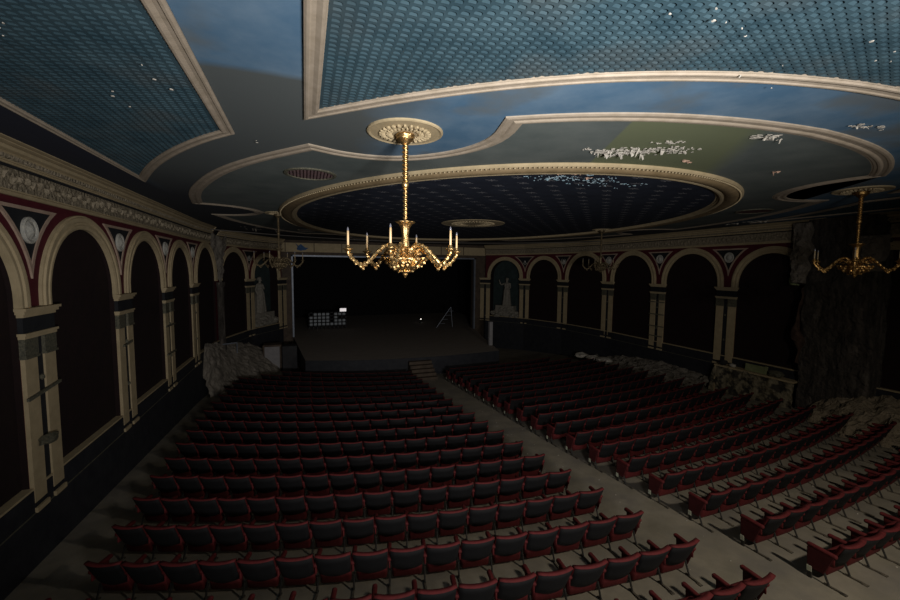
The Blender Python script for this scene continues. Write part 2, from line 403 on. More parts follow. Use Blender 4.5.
for nm, pan, x0, x1, yf, ymin in (('centre', cpanel, .12, 2*CX-.12, yfun(pc_full), .4),
                                  ('left', lpanel, -3.08, -.92, yfun(pl), 1.2),
                                  ('right', rpanel, 2*CX+.92, 2*CX+3.08, yfun([(2*CX-x, y) for x, y in pl]), 1.2)):
    ngon_plate('scale_panel_ground', pan, ZC-.0005, MT['teal'], ceiling)
    scales(x0, x1, yf, ymin, 'embossed_scale_panel')
    path = pan
    s_ = 1 if area(pan) > 0 else -1
    sweep2d(path, [(o, d+.012) for o, d in PROF_SM[:-1]]+[(.156, 0)], ZC, True, MT['cream'], 'panel_moulding', ceiling, side=s_)

# ceiling roses ---------------------------------------------------------------
def rose(x, y, r, petals, mat, big=False):
    m = MB(); m.lathe([(r, 0), (r, -.02), (r-.02, -.03), (r-.05, -.02), (.05, -.03)], 40, (x, y, ZC))
    o = m.build('ceiling_rose', mat, ceiling)
    p = MB()
    for ring, (ra, rb, n) in enumerate(((r*.36, r*.50, petals), (r*.52, r*.68, petals))):
        for k in range(n):
            a = 2*PI*(k+.5*ring)/n; c, s_ = math.cos(a), math.sin(a); hw = .35*(ra+rb)/2*2*PI/n
            pts = [(ra, 0), ((ra+rb)/2, hw), (rb, hw*.5), (rb, -hw*.5), ((ra+rb)/2, -hw)]
            top = [(x+c*u-s_*v, y+s_*u+c*v, ZC-.025) for u, v in pts]; bot = [(q[0], q[1], ZC-.05) for q in top]
            cen = (x+c*(ra+rb)/2, y+s_*(ra+rb)/2, ZC-.06)
            p.add(top+bot+[cen], [(i, (i+1) % 5, 5+(i+1) % 5, 5+i) for i in range(5)]+[(5+i, 5+(i+1) % 5, 10) for i in range(5)])
    p.build('petal_ring', MT['tan'], o)
    return o
CH = [(1.285, 5.33), (11.53, 5.33), (-.80, 14.67), (12.45, 14.6)]
for i, (x, y) in enumerate(CH[:2]): rose(x, y, .5, 26, MT['tan'])
for (x, y) in CH[2:]: rose(x, y, .42, 22, MT['tan'])
rose(CX+.05, 14.7, 1.25, 40, MT['tan'])
# round grilles in the ceiling
for (x, y) in ((.14, 8.3), (2*CX+.2, 8.3), (.14, 2*OVY-8.3), (2*CX-.14, 2*OVY-8.3)):
    m = MB(); m.lathe([(.48, 0), (.48, -.03), (.43, -.035), (.42, -.01), (.41, 0)], 32, (x, y, ZC))
    o = m.build('ceiling_vent', MT['capital'], ceiling)
    g = MB()
    for k in range(-6, 7):
        h = math.sqrt(max(0, .41**2-(k*.062)**2))
        g.box(x-h, x+h, y+k*.062-.009, y+k*.062+.009, ZC-.018, ZC-.004)
        g.box(x+k*.062-.009, x+k*.062+.009, y-h, y+h, ZC-.022, ZC-.008)
    g.build('vent_grille', MT['grille'], o)

# ------------------------------------------------------------------ side walls
def sweep3(frames, prof, mat, name, parent, closed=False, smooth=False):
    """frames: list of (origin, A, B); profile (a,b)"""
    vs = []; fs = []; k = len(prof)
    for o, A, B in frames:
        for a, b in prof: vs.append(o+A*a+B*b)
    n = len(frames)
    for i in range(n-1+(1 if closed else 0)):
        j = (i+1) % n
        for a in range(k-1): fs.append((i*k+a, j*k+a, j*k+a+1, i*k+a+1))
    if not closed:
        fs.append(tuple(range(k))); fs.append(tuple((n-1)*k+a for a in range(k))[::-1])
    return mesh_obj(name, vs, fs, mat, parent, smooth)

def build_wall(name, P, inward, skip_pil=(), broken=None, niche=None, straps=None, skip_frieze=()):
    P = [Vector((x, y, 0)) for x, y in P]
    U = []
    wall = None
    field = MB(); panels = []; nseg = len(P)-1
    pil_n = []
    segn = []
    for i in range(nseg):
        t = (P[i+1]-P[i]).normalized(); n = Vector((-t.y, t.x, 0))
        if n.dot(Vector((inward, 0, 0))) < 0: n = -n
        segn.append((t, n))
    # ---- field meshes
    items = []; reveals = []
    for i in range(nseg):
        t, n = segn[i]; L = (P[i+1]-P[i]).length; h = L/2; C = (P[i]+P[i+1])/2
        W = lambda u, z, d=0, C=C, t=t, n=n: C+t*u+Vector((0, 0, z))+n*d
        r = h-.42; zs = ZA
        inner = []; outer = []
        for z in (ZD-.05, zs): inner.append((-r, z)); outer.append((-h, z))
        ca = math.atan2(ZR-zs, h)
        angs = sorted(set([PI-PI*k/28 for k in range(1, 28)]+[PI-ca, ca]), reverse=True)
        for a in angs:
            c, s_ = math.cos(a), math.sin(a)
            inner.append((r*c, zs+r*s_)); k = min(h/abs(c) if abs(c) > 1e-6 else 1e9, (ZR-zs)/s_ if s_ > 1e-6 else 1e9)
            outer.append((k*c, zs+k*s_))
        for z in (zs, ZD-.05): inner.append((r, z)); outer.append((h, z))
        v = []; f = []; m = len(inner)
        dep = -.55 if niche == i else -.10
        for (a, b), (c, d) in zip(inner, outer): v += [W(a, b), W(c, d), W(a, b, dep)]
        for k in range(m-1):
            f.append((3*k, 3*k+1, 3*k+4, 3*k+3))
        field.add(v, f)
        # strip above red field up to ceiling and below dado down to the floor
        field.add([W(-h, ZR), W(h, ZR), W(h, ZC+.1), W(-h, ZC+.1)], [(0, 1, 2, 3)])
        field.add([W(-h, ZD-.05), W(h, ZD-.05), W(h, -1.2), W(-h, -1.2)], [(0, 1, 2, 3)])
        rv = []
        for a, b in inner: rv += [W(a, b), W(a, b, dep)]
        reveals.append((rv, [(2*k, 2*k+2, 2*k+3, 2*k+1) for k in range(m-1)]))
        pv = [W(a, b, dep+.01) for a, b in inner]
        items.append(('arch_panel', pv, i))
    wall = field.build(name, MT['red_wall']); tag(wall, kind='structure')
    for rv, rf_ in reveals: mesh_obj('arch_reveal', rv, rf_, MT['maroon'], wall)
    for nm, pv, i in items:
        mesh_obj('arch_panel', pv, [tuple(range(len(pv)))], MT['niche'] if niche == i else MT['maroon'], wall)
    for i in range(nseg):
        t, n = segn[i]; L = (P[i+1]-P[i]).length; h = L/2; C = (P[i]+P[i+1])/2; r = h-.42
        W = lambda u, z, d=0, C=C, t=t, n=n: C+t*u+Vector((0, 0, z))+n*d
        # archivolt
        fr = []
        fr.append((W(r, ZI), t, n))
        for k in range(37):
            a = PI*k/36; rad = t*math.cos(a)+Vector((0, 0, math.sin(a)))
            fr.append((W(0, ZA)+rad*r, rad, n))
        fr.append((W(-r, ZI), -t, n))
        sweep3(fr, [(-.01, -.02), (-.01, .05), (.03, .07), (.07, .07), (.08, .05), (.12, .05), (.14, .075), (.19, .08), (.215, .08), (.225, .05), (.255, .045), (.255, 0)], MT['tan'], 'archivolt', wall)
        # dado and rails
        m = MB(); m.add([W(a, z, d) for z in (-1.2, ZD-.03) for a, d in ((-h, .0), (-h, .05), (h, .05), (h, .0))],
                        [(1, 2, 6, 5), (4, 5, 6, 7)]); m.build('dado', MT['dado'], wall)
        # inner thickness ledge under the panel
        sweep3([(W(-h, ZD), n, Vector((0, 0, 1))), (W(h, ZD), n, Vector((0, 0, 1)))],
               [(-.25 if niche != i else -.6, -.04), (-.25 if niche != i else -.6, .0), (.06, .0), (.08, .012), (.08, .035), (.06, .045), (.04, .045)][::1] and
               [(.0, -.015), (.052, -.015), (.056, -.01), (.056, .01), (.052, .02), (-.12 if niche != i else -.6, .02)], MT['tan'], 'dado_rail', wall)
        sweep3([(W(-h, 1.22), n, Vector((0, 0, 1))), (W(h, 1.22), n, Vector((0, 0, 1)))], [(.04, -.01), (.06, -.01), (.06, .01), (.04, .01)], MT['capital'], 'dado_line', wall)
    # ---- pilasters, spandrels at the interior junctions
    for j in range(0, len(P)):
        if j == 0: t, n = segn[0]
        elif j == len(P)-1: t, n = segn[-1]
        else:
            t = (segn[j-1][0]+segn[j][0]).normalized(); n = (segn[j-1][1]+segn[j][1]).normalized()
        W = lambda u, z, d=0, C=P[j], t=t, n=n: C+t*u+Vector((0, 0, z))+n*d
        if j in skip_pil: continue
        T = lambda p, W=W: W(p[0], p[2], p[1])
        m = MB()
        for s_ in (-1, 1):
            a, b = sorted((s_*.10, s_*.41))
            m.box(a, b, 0, .06, 1.38, 3.74, T); m.box(a-.01, b+.01, 0, .09, 1.22, 1.30, T)
        po = m.build('pilaster', MT['tan'], wall)
        m = MB(); m.box(-.10, .10, 0, .03, 1.24, 4.1, T)
        for s_ in (-1, 1):
            a, b = sorted((s_*.10, s_*.41)); m.box(a, b, 0, .055, 1.30, 1.38, T)
        m.box(-.42, .42, 0, .07, 4.13, 4.38, T)
        m.build('pilaster_groove', MT['black_wall'], po)
        m = MB()
        for s_ in (-1, 1):
            a, b = sorted((s_*.09, s_*.42)); m.box(a, b, 0, .08, 3.74, 4.05, T); m.box(a-.01, b+.01, 0, .095, 3.72, 3.76, T)
        m.build('capital', MT['capital'], po)
        m = MB()
        m.box(-.43, .43, 0, .09, 4.04, 4.09, T); m.box(-.45, .45, 0, .11, 4.09, 4.13, T)
        m.box(-.43, .43, 0, .09, 4.38, 4.43, T); m.box(-.46, .46, 0, .12, 4.43, 4.48, T); m.box(-.48, .48, 0, .15, 4.48, 4.525, T)
        m.build('impost', MT['tan'], po)
        if straps and j in straps:
            m = MB()
            for z, hw, tl in straps[j]:
                m.add([W(u, z+tl*u+dz, d) for dz in (-.025, .025) for d in (.06, .10) for u in (-hw, hw)],
                      [(0, 2, 3, 1), (4, 5, 7, 6), (0, 1, 5, 4), (2, 6, 7, 3), (0, 4, 6, 2), (1, 3, 7, 5)])
            m.build('iron_strap', MT['capital'], po)
        m = MB(); 
        for zz in (3.35, 2.3):
            c = W(0, zz, .05); m.blob(c, .045, j, (1, 1, 1.2), .1, 1)
        m.build('wall_fitting', MT['capital'], po)
        # spandrel panel above
        if j == 0 or j == len(P)-1: continue
        R = 1.72
        def tri(inset, d):
            pts = []
            ztop = 6.13-inset; rr = R+inset
            hL = (P[j]-P[j-1]).length/2; hR = (P[j+1]-P[j]).length/2
            rr = max(hL, hR)+.03+inset
            zt = ztop-ZA; xo = math.sqrt(rr*rr-zt*zt)
            zb = math.sqrt(max(0, rr*rr-max(hL, hR)**2)); H = max(hL, hR)
            N_ = 8
            for k in range(N_+1):
                z = zt+(zb-zt)*k/N_; pts.append((-H+math.sqrt(rr*rr-z*z), z+ZA))
            for k in range(N_-1, -1, -1):
                z = zt+(zb-zt)*k/N_; pts.append((H-math.sqrt(rr*rr-z*z), z+ZA))
            return pts
        def placed(pts, d):
            out = []
            for u, z in pts:
                tt, nn = (segn[j-1] if u < 0 else segn[j]); out.append(P[j]+tt*u+Vector((0, 0, z))+nn*d)
            return out
        pt = tri(.0, 0); k = len(pt); pin = tri(.055, 0)
        bm_v = placed(pt, .0)+placed(pt, .03)+placed(pin, .03)+placed(pin, .005)
        fs = []
        for q in range(k):
            q2 = (q+1) % k; fs += [(q, q2, k+q2, k+q), (k+q, k+q2, 2*k+q2, 2*k+q), (2*k+q, 2*k+q2, 3*k+q2, 3*k+q)]
        so = mesh_obj('spandrel_border', bm_v, fs, material_cache('cream_dim'), wall)
        half = pt  # dark panel as fan
        v = placed(tri(.03, 0), .012); kk = len(v)
        fs = [(q, q+1, kk-2-q, kk-1-q) for q in range(0, kk//2-1)]
        mesh_obj('spandrel_panel', v, fs, MT['black_wall'], wall)
        m = MB(); prof = [(.20, 0), (.20, .03), (.18, .045), (.155, .035), (.14, .02), (.11, .03), (.06, .06), (.03, .075)]
        vs = []; fs = []; nn_ = 24
        for r_, d in prof:
            for q in range(nn_):
                a = 2*PI*q/nn_; rr_ = r_*(1+.05*math.sin(8*a)*(r_ < .15)); vs.append(W(rr_*math.cos(a), 5.76+rr_*1.08*math.sin(a), d+.012))
        for a_ in range(len(prof)-1):
            for q in range(nn_): fs.append((a_*nn_+q, a_*nn_+(q+1) % nn_, (a_+1)*nn_+(q+1) % nn_, (a_+1)*nn_+q))
        fs.append(tuple((len(prof)-1)*nn_+q for q in range(nn_)))
        mesh_obj('relief_medallion', vs, fs, MT['medal'], wall)
    # ---- frieze and cornice (may be broken into runs)
    runs = [[]]
    for j in range(len(P)):
        if j == 0: m_, k_ = segn[0][1], 1
        elif j == len(P)-1: m_, k_ = segn[-1][1], 1
        else:
            m_ = (segn[j-1][1]+segn[j][1]).normalized(); k_ = 1/m_.dot(segn[j][1])
        runs[-1].append((P[j], m_*k_, segn[min(j, nseg-1)][0]))
    pts = runs[0]
    # cut runs at broken gaps: list of (segment index, y0, y1)
    out = []; cur = [pts[0]]
    for j in range(1, len(pts)):
        a, b = pts[j-1], pts[j]
        gaps = sorted([g for g in (broken or []) if min(a[0].y, b[0].y) <= g[0] < max(a[0].y, b[0].y)])
        for g0, g1 in gaps:
            ka = (g0-a[0].y)/(b[0].y-a[0].y); kb = (g1-a[0].y)/(b[0].y-a[0].y)
            cur.append((a[0].lerp(b[0], ka), segn[j-1][1], None)); out.append(cur)
            kb = min(kb, .98)
            cur = [(a[0].lerp(b[0], kb), segn[j-1][1], None)]
        cur.append(b)
    out.append(cur)
    Z = Vector((0, 0, 1))
    for run in out:
        sweep3([(p+Z*6.25, m_, Z) for p, m_, _ in run], [(0, 0), (.05, 0), (.07, .02), (.07, .05), (.05, .07), (.05, .09)], MT['tan'], 'architrave', wall)
        sweep3([(p+Z*6.34, m_, Z) for p, m_, _ in run], [(.05, 0), (.05, .32)], MT['frieze'], 'carved_frieze', wall)
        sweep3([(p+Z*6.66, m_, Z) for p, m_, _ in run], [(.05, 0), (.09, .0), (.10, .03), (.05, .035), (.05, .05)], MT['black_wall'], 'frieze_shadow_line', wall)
        sweep3([(p+Z*6.70, m_, Z) for p, m_, _ in run], [(.05, 0), (.10, 0), (.10, .025), (.13, .03), (.13, .06), (.10, .07), (.10, .09), (.16, .105), (.16, .13), (.13, .14), (.13, .155), (.20, .175), (.22, .205), (.22, .22), (.17, .225), (.17, .235), (.27, .25), (.27, .265), (.22, .27), (.22, .28), (.32, .29), (.33, .31)], MT['tan'], 'cornice', wall)
        m = MB(); 
        for (p, m_, _), (q, m2, _) in zip(run[:-1], run[1:]):
            L = (q-p).length; t = (q-p).normalized(); n_ = Vector((-t.y, t.x, 0))
            if n_.dot(Vector((inward, 0, 0))) < 0: n_ = -n_
            for k in range(int(L/.09)):
                c = p+t*(.045+.09*k)+n_*.155+Z*6.775
                m.add([c+t*u+n_*v+Z*z_ for z_ in (-.028, .028) for v in (-.02, .035) for u in (-.025+z_*.5, .025+z_*.5)],
                      [(0, 2, 3, 1), (4, 5, 7, 6), (0, 1, 5, 4), (2, 6, 7, 3), (0, 4, 6, 2), (1, 3, 7, 5)])
                if k % 2 == 0:     # carved scroll bosses of the frieze
                    c = p+t*(.045+.09*k+.05)+n_*.06+Z*(6.50+.05*math.sin(k*1.3))
                    m.blob(c, .055, k, (.9, .9, 1.3), .35, 1)
        m.build('cornice_ornament', MT['frieze'], wall)
    return wall, P, segn
_mc = {}
def material_cache(k):
    if k not in _mc:
        if k == 'cream_dim': _mc[k] = material('pinkish_border_paint', (.34, .24, .18), (.42, .31, .24), .75, 6)
    return _mc[k]

wl, PL, SL = build_wall('wall_left', LEFT, 1, skip_pil=(6,), broken=[(21.0, 23.2)], niche=7,
    straps={2: [(3.12, .44, .10)], 3: [(3.3, .25, .1)], 4: [(3.3, .42, 0), (2.4, .42, 0)], 5: []})
wr, PR, SR = build_wall('wall_right', RIGHT, -1, skip_pil=(2,), broken=[(7.35, 9.25)], niche=7,
    straps={4: [(3.62, .45, 0), (3.0, .45, 0), (2.4, .45, 0), (1.9, .4, 0)], 3: []})

# ------------------------------------------------------------------ proscenium wall and stage
PY = 28.6
OX0, OX1, OZ = -.72, 12.30, 5.92
pw = MB()
def pbox(m, x0, x1, z0, z1, y0=PY, y1=PY+.5): m.box(x0, x1, y0, y1, z0, z1)
pbox(pw, -4.9, OX0-.02, -1.2, ZC+.1); pbox(pw, OX1+.02, 17.4, -1.2, ZC+.1); pbox(pw, OX0-.02, OX1+.02, OZ+.02, ZC+.1)
pros = tag(pw.build('wall_stage', MT['wood']), kind='structure')
m = MB(); pbox(m, -1.5, 13.4, 6.22, 6.82, PY-.06, PY)
m.build('lintel_band', MT['tan'], pros)
m = MB(); pbox(m, -1.5, 13.4, 6.84, 6.90, PY-.14, PY); pbox(m, -1.5, 13.4, 6.16, 6.22, PY-.1, PY)
for x in np.arange(-1.2, 13.2, 1.8): pbox(m, x, x+.05, 6.24, 6.82, PY-.09, PY)
m.build('lintel_moulding', MT['wood'], pros)
m = MB()
for a, b in ((OX0-.10, OX0), (OX1, OX1+.10)): pbox(m, a, b, STZ, OZ+.1, PY-.16, PY+.1)
pbox(m, OX0-.10, OX1+.10, OZ, OZ+.10, PY-.16, PY+.1)
m.build('proscenium_frame', MT['metal'], pros)
# stage house
m = MB()
m.box(-3.5, 15.5, 39.8, 40, -1, 10); m.box(-3.5, -3.3, 28.8, 40, -1, 10); m.box(15.3, 15.5, 28.8, 40, -1, 10); m.box(-3.5, 15.5, 28.8, 40, 9.8, 10)
tag(m.build('wall_backstage', MT['black']), kind='structure')
# stage platform with bowed apron
edge = smoothpath([(-.05, 21.0), (2, 20.35), (4.2, 20.0), (6.2, 19.9), (8.2, 20.0), (10.4, 20.3)], 2)
top = edge + [(11.2, 24.0), (12.4, 28.55), (12.4, 29.1), (15.2, 29.12), (15.2, 39.7), (-3.2, 39.7), (-3.2, 29.12), (-.8, 29.1), (-.8, 28.55), (-.4, 24.5)]
k = len(top)
bm = bmesh.new(); vs = [bm.verts.new((x, y, STZ)) for x, y in top]
bm.faces.new(vs)
bmesh.ops.triangulate(bm, faces=list(bm.faces))
stage = tag(bm_obj('floor_stage', bm, MT['stage']), kind='structure')
v = []
for i, (x, y) in enumerate(top): v += [(x, y, STZ-.003), (x, y, fz(y)-.1)]
f = [(2*i, 2*i+1, 2*((i+1) % k)+1, 2*((i+1) % k)) for i in range(k)]
mesh_obj('stage_apron_face', v, f, MT['dado'], stage)
# steps from the centre aisle
m = MB()
for k in range(5):
    y1 = 19.92; y0 = y1-.26*(5-k); z1 = fz(19)+ (STZ-fz(19))*(k+1)/6
    m.box(4.95, 6.15, y0, y1, fz(20)-.02 if k == 0 else fz(19)+(STZ-fz(19))*k/6, z1)
tag(m.build('stage_steps', MT['wood']), 'worn wooden steps at the end of the centre aisle up to the stage', 'steps')

# far window-like grid of panes backstage, lit white sign, small bulb
win = MB()
wx0, wx1, wz0, wz1, wy = .24, 2.92, .80, 1.80, 31.5
nc, nr = 9, 4
cw, chh = (wx1-wx0)/nc, (wz1-wz0)/nr
for c in range(nc+1): win.box(wx0+c*cw-.04, wx0+c*cw+.04, wy, wy+.12, STZ, wz1+.04)
for r in range(nr+1): win.box(wx0-.04, wx1+.04, wy, wy+.12, wz0+r*chh-.04, wz0+r*chh+.04)
wo = empty('paned_screen', (0, 0, 0)); win.build('grid_frame', MT['dark_box'], wo); tag(wo, 'low dark gridded screen of small grey panes standing on the left of stage', 'screen')
for c in range(nc):
    for r in range(nr):
        if (c == 0 and r > 2) or (c == 5 and r > 0) or (c > 6 and r == 2): continue
        pn = MB(); pn.box(wx0+c*cw+.05, wx0+(c+1)*cw-.05, wy+.04, wy+.07, wz0+r*chh+.045, wz0+(r+1)*chh-.045); pn.build('pane', MT['pane'], wo)
e = empty('light_sign', (2.70, 31.4, 1.84)); tag(e, 'small glowing white rectangular sign at the back of the dark stage on the gridded panel', 'sign')
m = MB(); m.box(-.26, .26, 0, .12, 0, .30); m.build('housing', MT['dark_box'], e)
m = MB(); m.box(-.235, .235, -.02, 0, .03, .27); m.build('lit_face', MT['sign'], e)
e = empty('stage_bulb', (9.33, 33.0, STZ)); tag(e, 'tiny bright bulb on a thin stand at the back right of the dark stage', 'lamp')
m = MB(); m.tube([(0, 0, 0), (0, 0, .26)], .02, 8); m.lathe([(.18, 0), (.18, .02), (.03, .04)], 16); m.build('stand', MT['iron'], e)
m = MB(); m.blob((0, 0, .30), .045, 1, amp=0, sub=2); m.build('bulb', MT['lamp'], e, True)

# ------------------------------------------------------------------ chandeliers
def make_chandelier():
    root = empty('chandelier')
    # z measured down from ceiling (origin at ceiling)
    m = MB(); m.lathe([(.05, 0), (.11, -.005), (.125, -.02), (.125, -.035), (.105, -.045), (.12, -.06), (.105, -.08), (.08, -.095), (.06, -.12), (.035, -.14), (.03, -.15)][::-1], 20,
                      rfun=lambda a, z: 1+.11*math.sin(9*a))
    m.build('canopy', MT['gold'], root, True)
    def rope(z0, z1, r, name):
        v = []; f = []; n = 16; seg = int((z0-z1)/.006)
        for i in range(seg+1):
            z = z0+(z1-z0)*i/seg; tw = (z0-z)*2*PI/.11
            for k in range(n):
                a = 2*PI*k/n; rr = r*(1+.30*math.cos(2*(a-tw))); v.append((rr*math.cos(a), rr*math.sin(a), z))
        for i in range(seg):
            for k in range(n): f.append((i*n+k, i*n+(k+1) % n, (i+1)*n+(k+1) % n, (i+1)*n+k))
        f.append(tuple(range(n))); f.append(tuple(seg*n+k for k in range(n))[::-1])
        mesh_obj(name, v, f, MT['gold_rod'], root, True)
    rope(-.13, -.66, .035, 'twisted_rod'); rope(-.66, -1.14, .027, 'twisted_rod')
    m = MB(); m.lathe([(.02, -.05), (.042, -.03), (.052, 0), (.042, .03), (.02, .05)], 14, (0, 0, -.66)); m.build('rod_knop', MT['gold'], root, True)
    # vase
    def leaf(a, z): return 1+.10*math.cos(8*a)
    m = MB(); m.lathe([(.055, -1.53), (.06, -1.47), (.05, -1.40), (.042, -1.33), (.05, -1.27), (.06, -1.22), (.085, -1.18), (.125, -1.155), (.13, -1.145), (.06, -1.14), (.03, -1.13)], 24, rfun=leaf)
    m.build('vase', MT['gold'], root, True)
    # bowl with lobes + finial
    m = MB(); m.lathe([(.008, -1.90), (.02, -1.87), (.035, -1.855), (.03, -1.84), (.06, -1.825), (.12, -1.80), (.19, -1.75), (.245, -1.70), (.28, -1.655), (.29, -1.635), (.27, -1.63), (.20, -1.645), (.13, -1.62), (.10, -1.56), (.09, -1.50), (.07, -1.48)], 48,
                      rfun=lambda a, z: 1+(.07*math.cos(12*a)+.04*math.cos(24*a+z*40))*(1 if z < -1.62 else .4))
    m.build('bowl', MT['gold'], root, True)
    m = MB()
    for k in range(18):
        a = 2*PI*k/18
        for rr_, zz_, sz_ in ((.285, -1.645, .026), (.262, -1.69, .024), (.205, -1.735, .028), (.10, -1.80, .024)):
            m.blob((rr_*math.cos(a+zz_*9), rr_*math.sin(a+zz_*9), zz_), sz_, k, (1, 1, 1.2), .35, 1)
    for k in range(12):
        a = 2*PI*(k+.5)/12
        m.blob((.24*math.cos(a), .24*math.sin(a), -1.68), .032, k, (1, 1, 1.1), .15, 1)
        m.blob((.15*math.cos(a+.26), .15*math.sin(a+.26), -1.76), .026, k+30, (1, 1, 1.1), .15, 1)
    m.build('bowl_ornament', MT['gold'], root)
    for k in range(6):
        m = MB(); a = math.radians(30)+2*PI*k/6
        for q in range(9):            # small scrolls between the arms
            th = q/8*1.6*PI; rr = .055*(1-q/12)
            m.blob(((.20+rr*math.cos(th))*math.cos(a), (.20+rr*math.cos(th))*math.sin(a), -1.56+rr*math.sin(th)), .024, q, amp=.1, sub=1)
        m.build('scroll', MT['gold'], root)
    for k in range(6):
        a = PH0+2*PI*k/6; c, s_ = math.cos(a), math.sin(a)
        P_ = [(.09, -1.56), (.13, -1.49), (.20, -1.455), (.28, -1.475), (.36, -1.54), (.44, -1.63), (.52, -1.71), (.59, -1.735), (.66, -1.70), (.72, -1.64), (.755, -1.585)]
        pts = smoothpath([(r_*c, r_*s_, z) for r_, z in P_], 2)
        n = len(pts); rad = [.026+.006*math.sin(i*1.9) for i in range(n)]
        m = MB(); m.tube(pts, rad, 8)
        for i in range(3, n-3, 3):                # acanthus leaves along the arm
            q = pts[i]; m.blob((q[0], q[1], q[2]+.016), .022, i+k, (1, 1, .9), .35, 1)
        for i in range(n*6//10, n-6, 4):
            q = pts[i]; m.blob((q[0], q[1], q[2]-.028), .018, i+k, (1, 1, 1.3), .3, 1)
        q = (.57*c, .57*s_, -1.775); m.blob(q, .022, 5, (1, 1, 1.3), .2, 1)
        arm = m.build('arm', MT['gold'], root)
        m = MB(); m.lathe([(.012, -.045), (.03, -.03), (.022, -.015), (.03, 0), (.055, .018), (.066, .024), (.062, .032), (.03, .034), (.026, .06), (.022, .075)], 16, (.76*c, .76*s_, -1.555), rfun=lambda a_, z: 1+.05*math.cos(8*a_))
        m.build('drip_pan', MT['gold'], arm, True)
        m = MB(); m.tube([(.76*c, .76*s_, -1.49), (.76*c, .76*s_, -1.30)], .0135, 10); m.build('candle', MT['candle'], arm, True)
        m = MB(); m.lathe([(.008, 0), (.013, .012), (.011, .028), (.004, .045), (.001, .05)], 10, (.76*c, .76*s_, -1.30)); m.build('bulb_tip', MT['bulb'], arm, True)
    return root
# arm azimuth: sine of the bearing across the view is -13deg for one arm facing the camera
PH0 = 0.0
bear = math.atan2(CH[0][1], CH[0][0])
PH0 = bear + PI - math.radians(13)
def copy_tree(o, parent=None):
    c = o.copy(); COL.objects.link(c); c.parent = parent
    for ch in list(o.children): copy_tree(ch, c)
    return c
proto = make_chandelier()
ch_labels = ['large bright gilt six-arm candle chandelier hanging nearest, centre left of the picture',
             'gilt candle chandelier hanging at the right edge before the ruined pier',
             'small distant candle chandelier hanging at left before the left statue niche',
             'small distant candle chandelier hanging right of centre before the right arcade']
DULL = [material('darker_gilt_brass', (.55, .34, .13), (.35, .21, .07), .42, 18, metal=1.0, bump=.5, bscale=55, bdist=.012),  # darker brass and candle sleeves for all but the nearest chandelier
        material('grey_brown_brass', (.22, .17, .10), (.13, .10, .06), .55, 18, metal=.8, bump=.5, bscale=55, bdist=.012),
        material('darker_candle_sleeve', (.26, .20, .12), (.18, .14, .09), .6, 8)]
for i, (x, y) in enumerate(CH):
    o = proto if i == 0 else copy_tree(proto)
    o.location = (x, y, ZC-.03); tag(o, ch_labels[i], 'chandelier', 'gilt chandeliers under the ceiling')
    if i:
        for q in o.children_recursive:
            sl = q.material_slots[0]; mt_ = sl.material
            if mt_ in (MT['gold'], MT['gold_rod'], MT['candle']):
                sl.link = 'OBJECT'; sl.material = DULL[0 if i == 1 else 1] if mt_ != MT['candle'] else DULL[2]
    if i: o.rotation_euler.z = [0, .35, .15, .5][i]

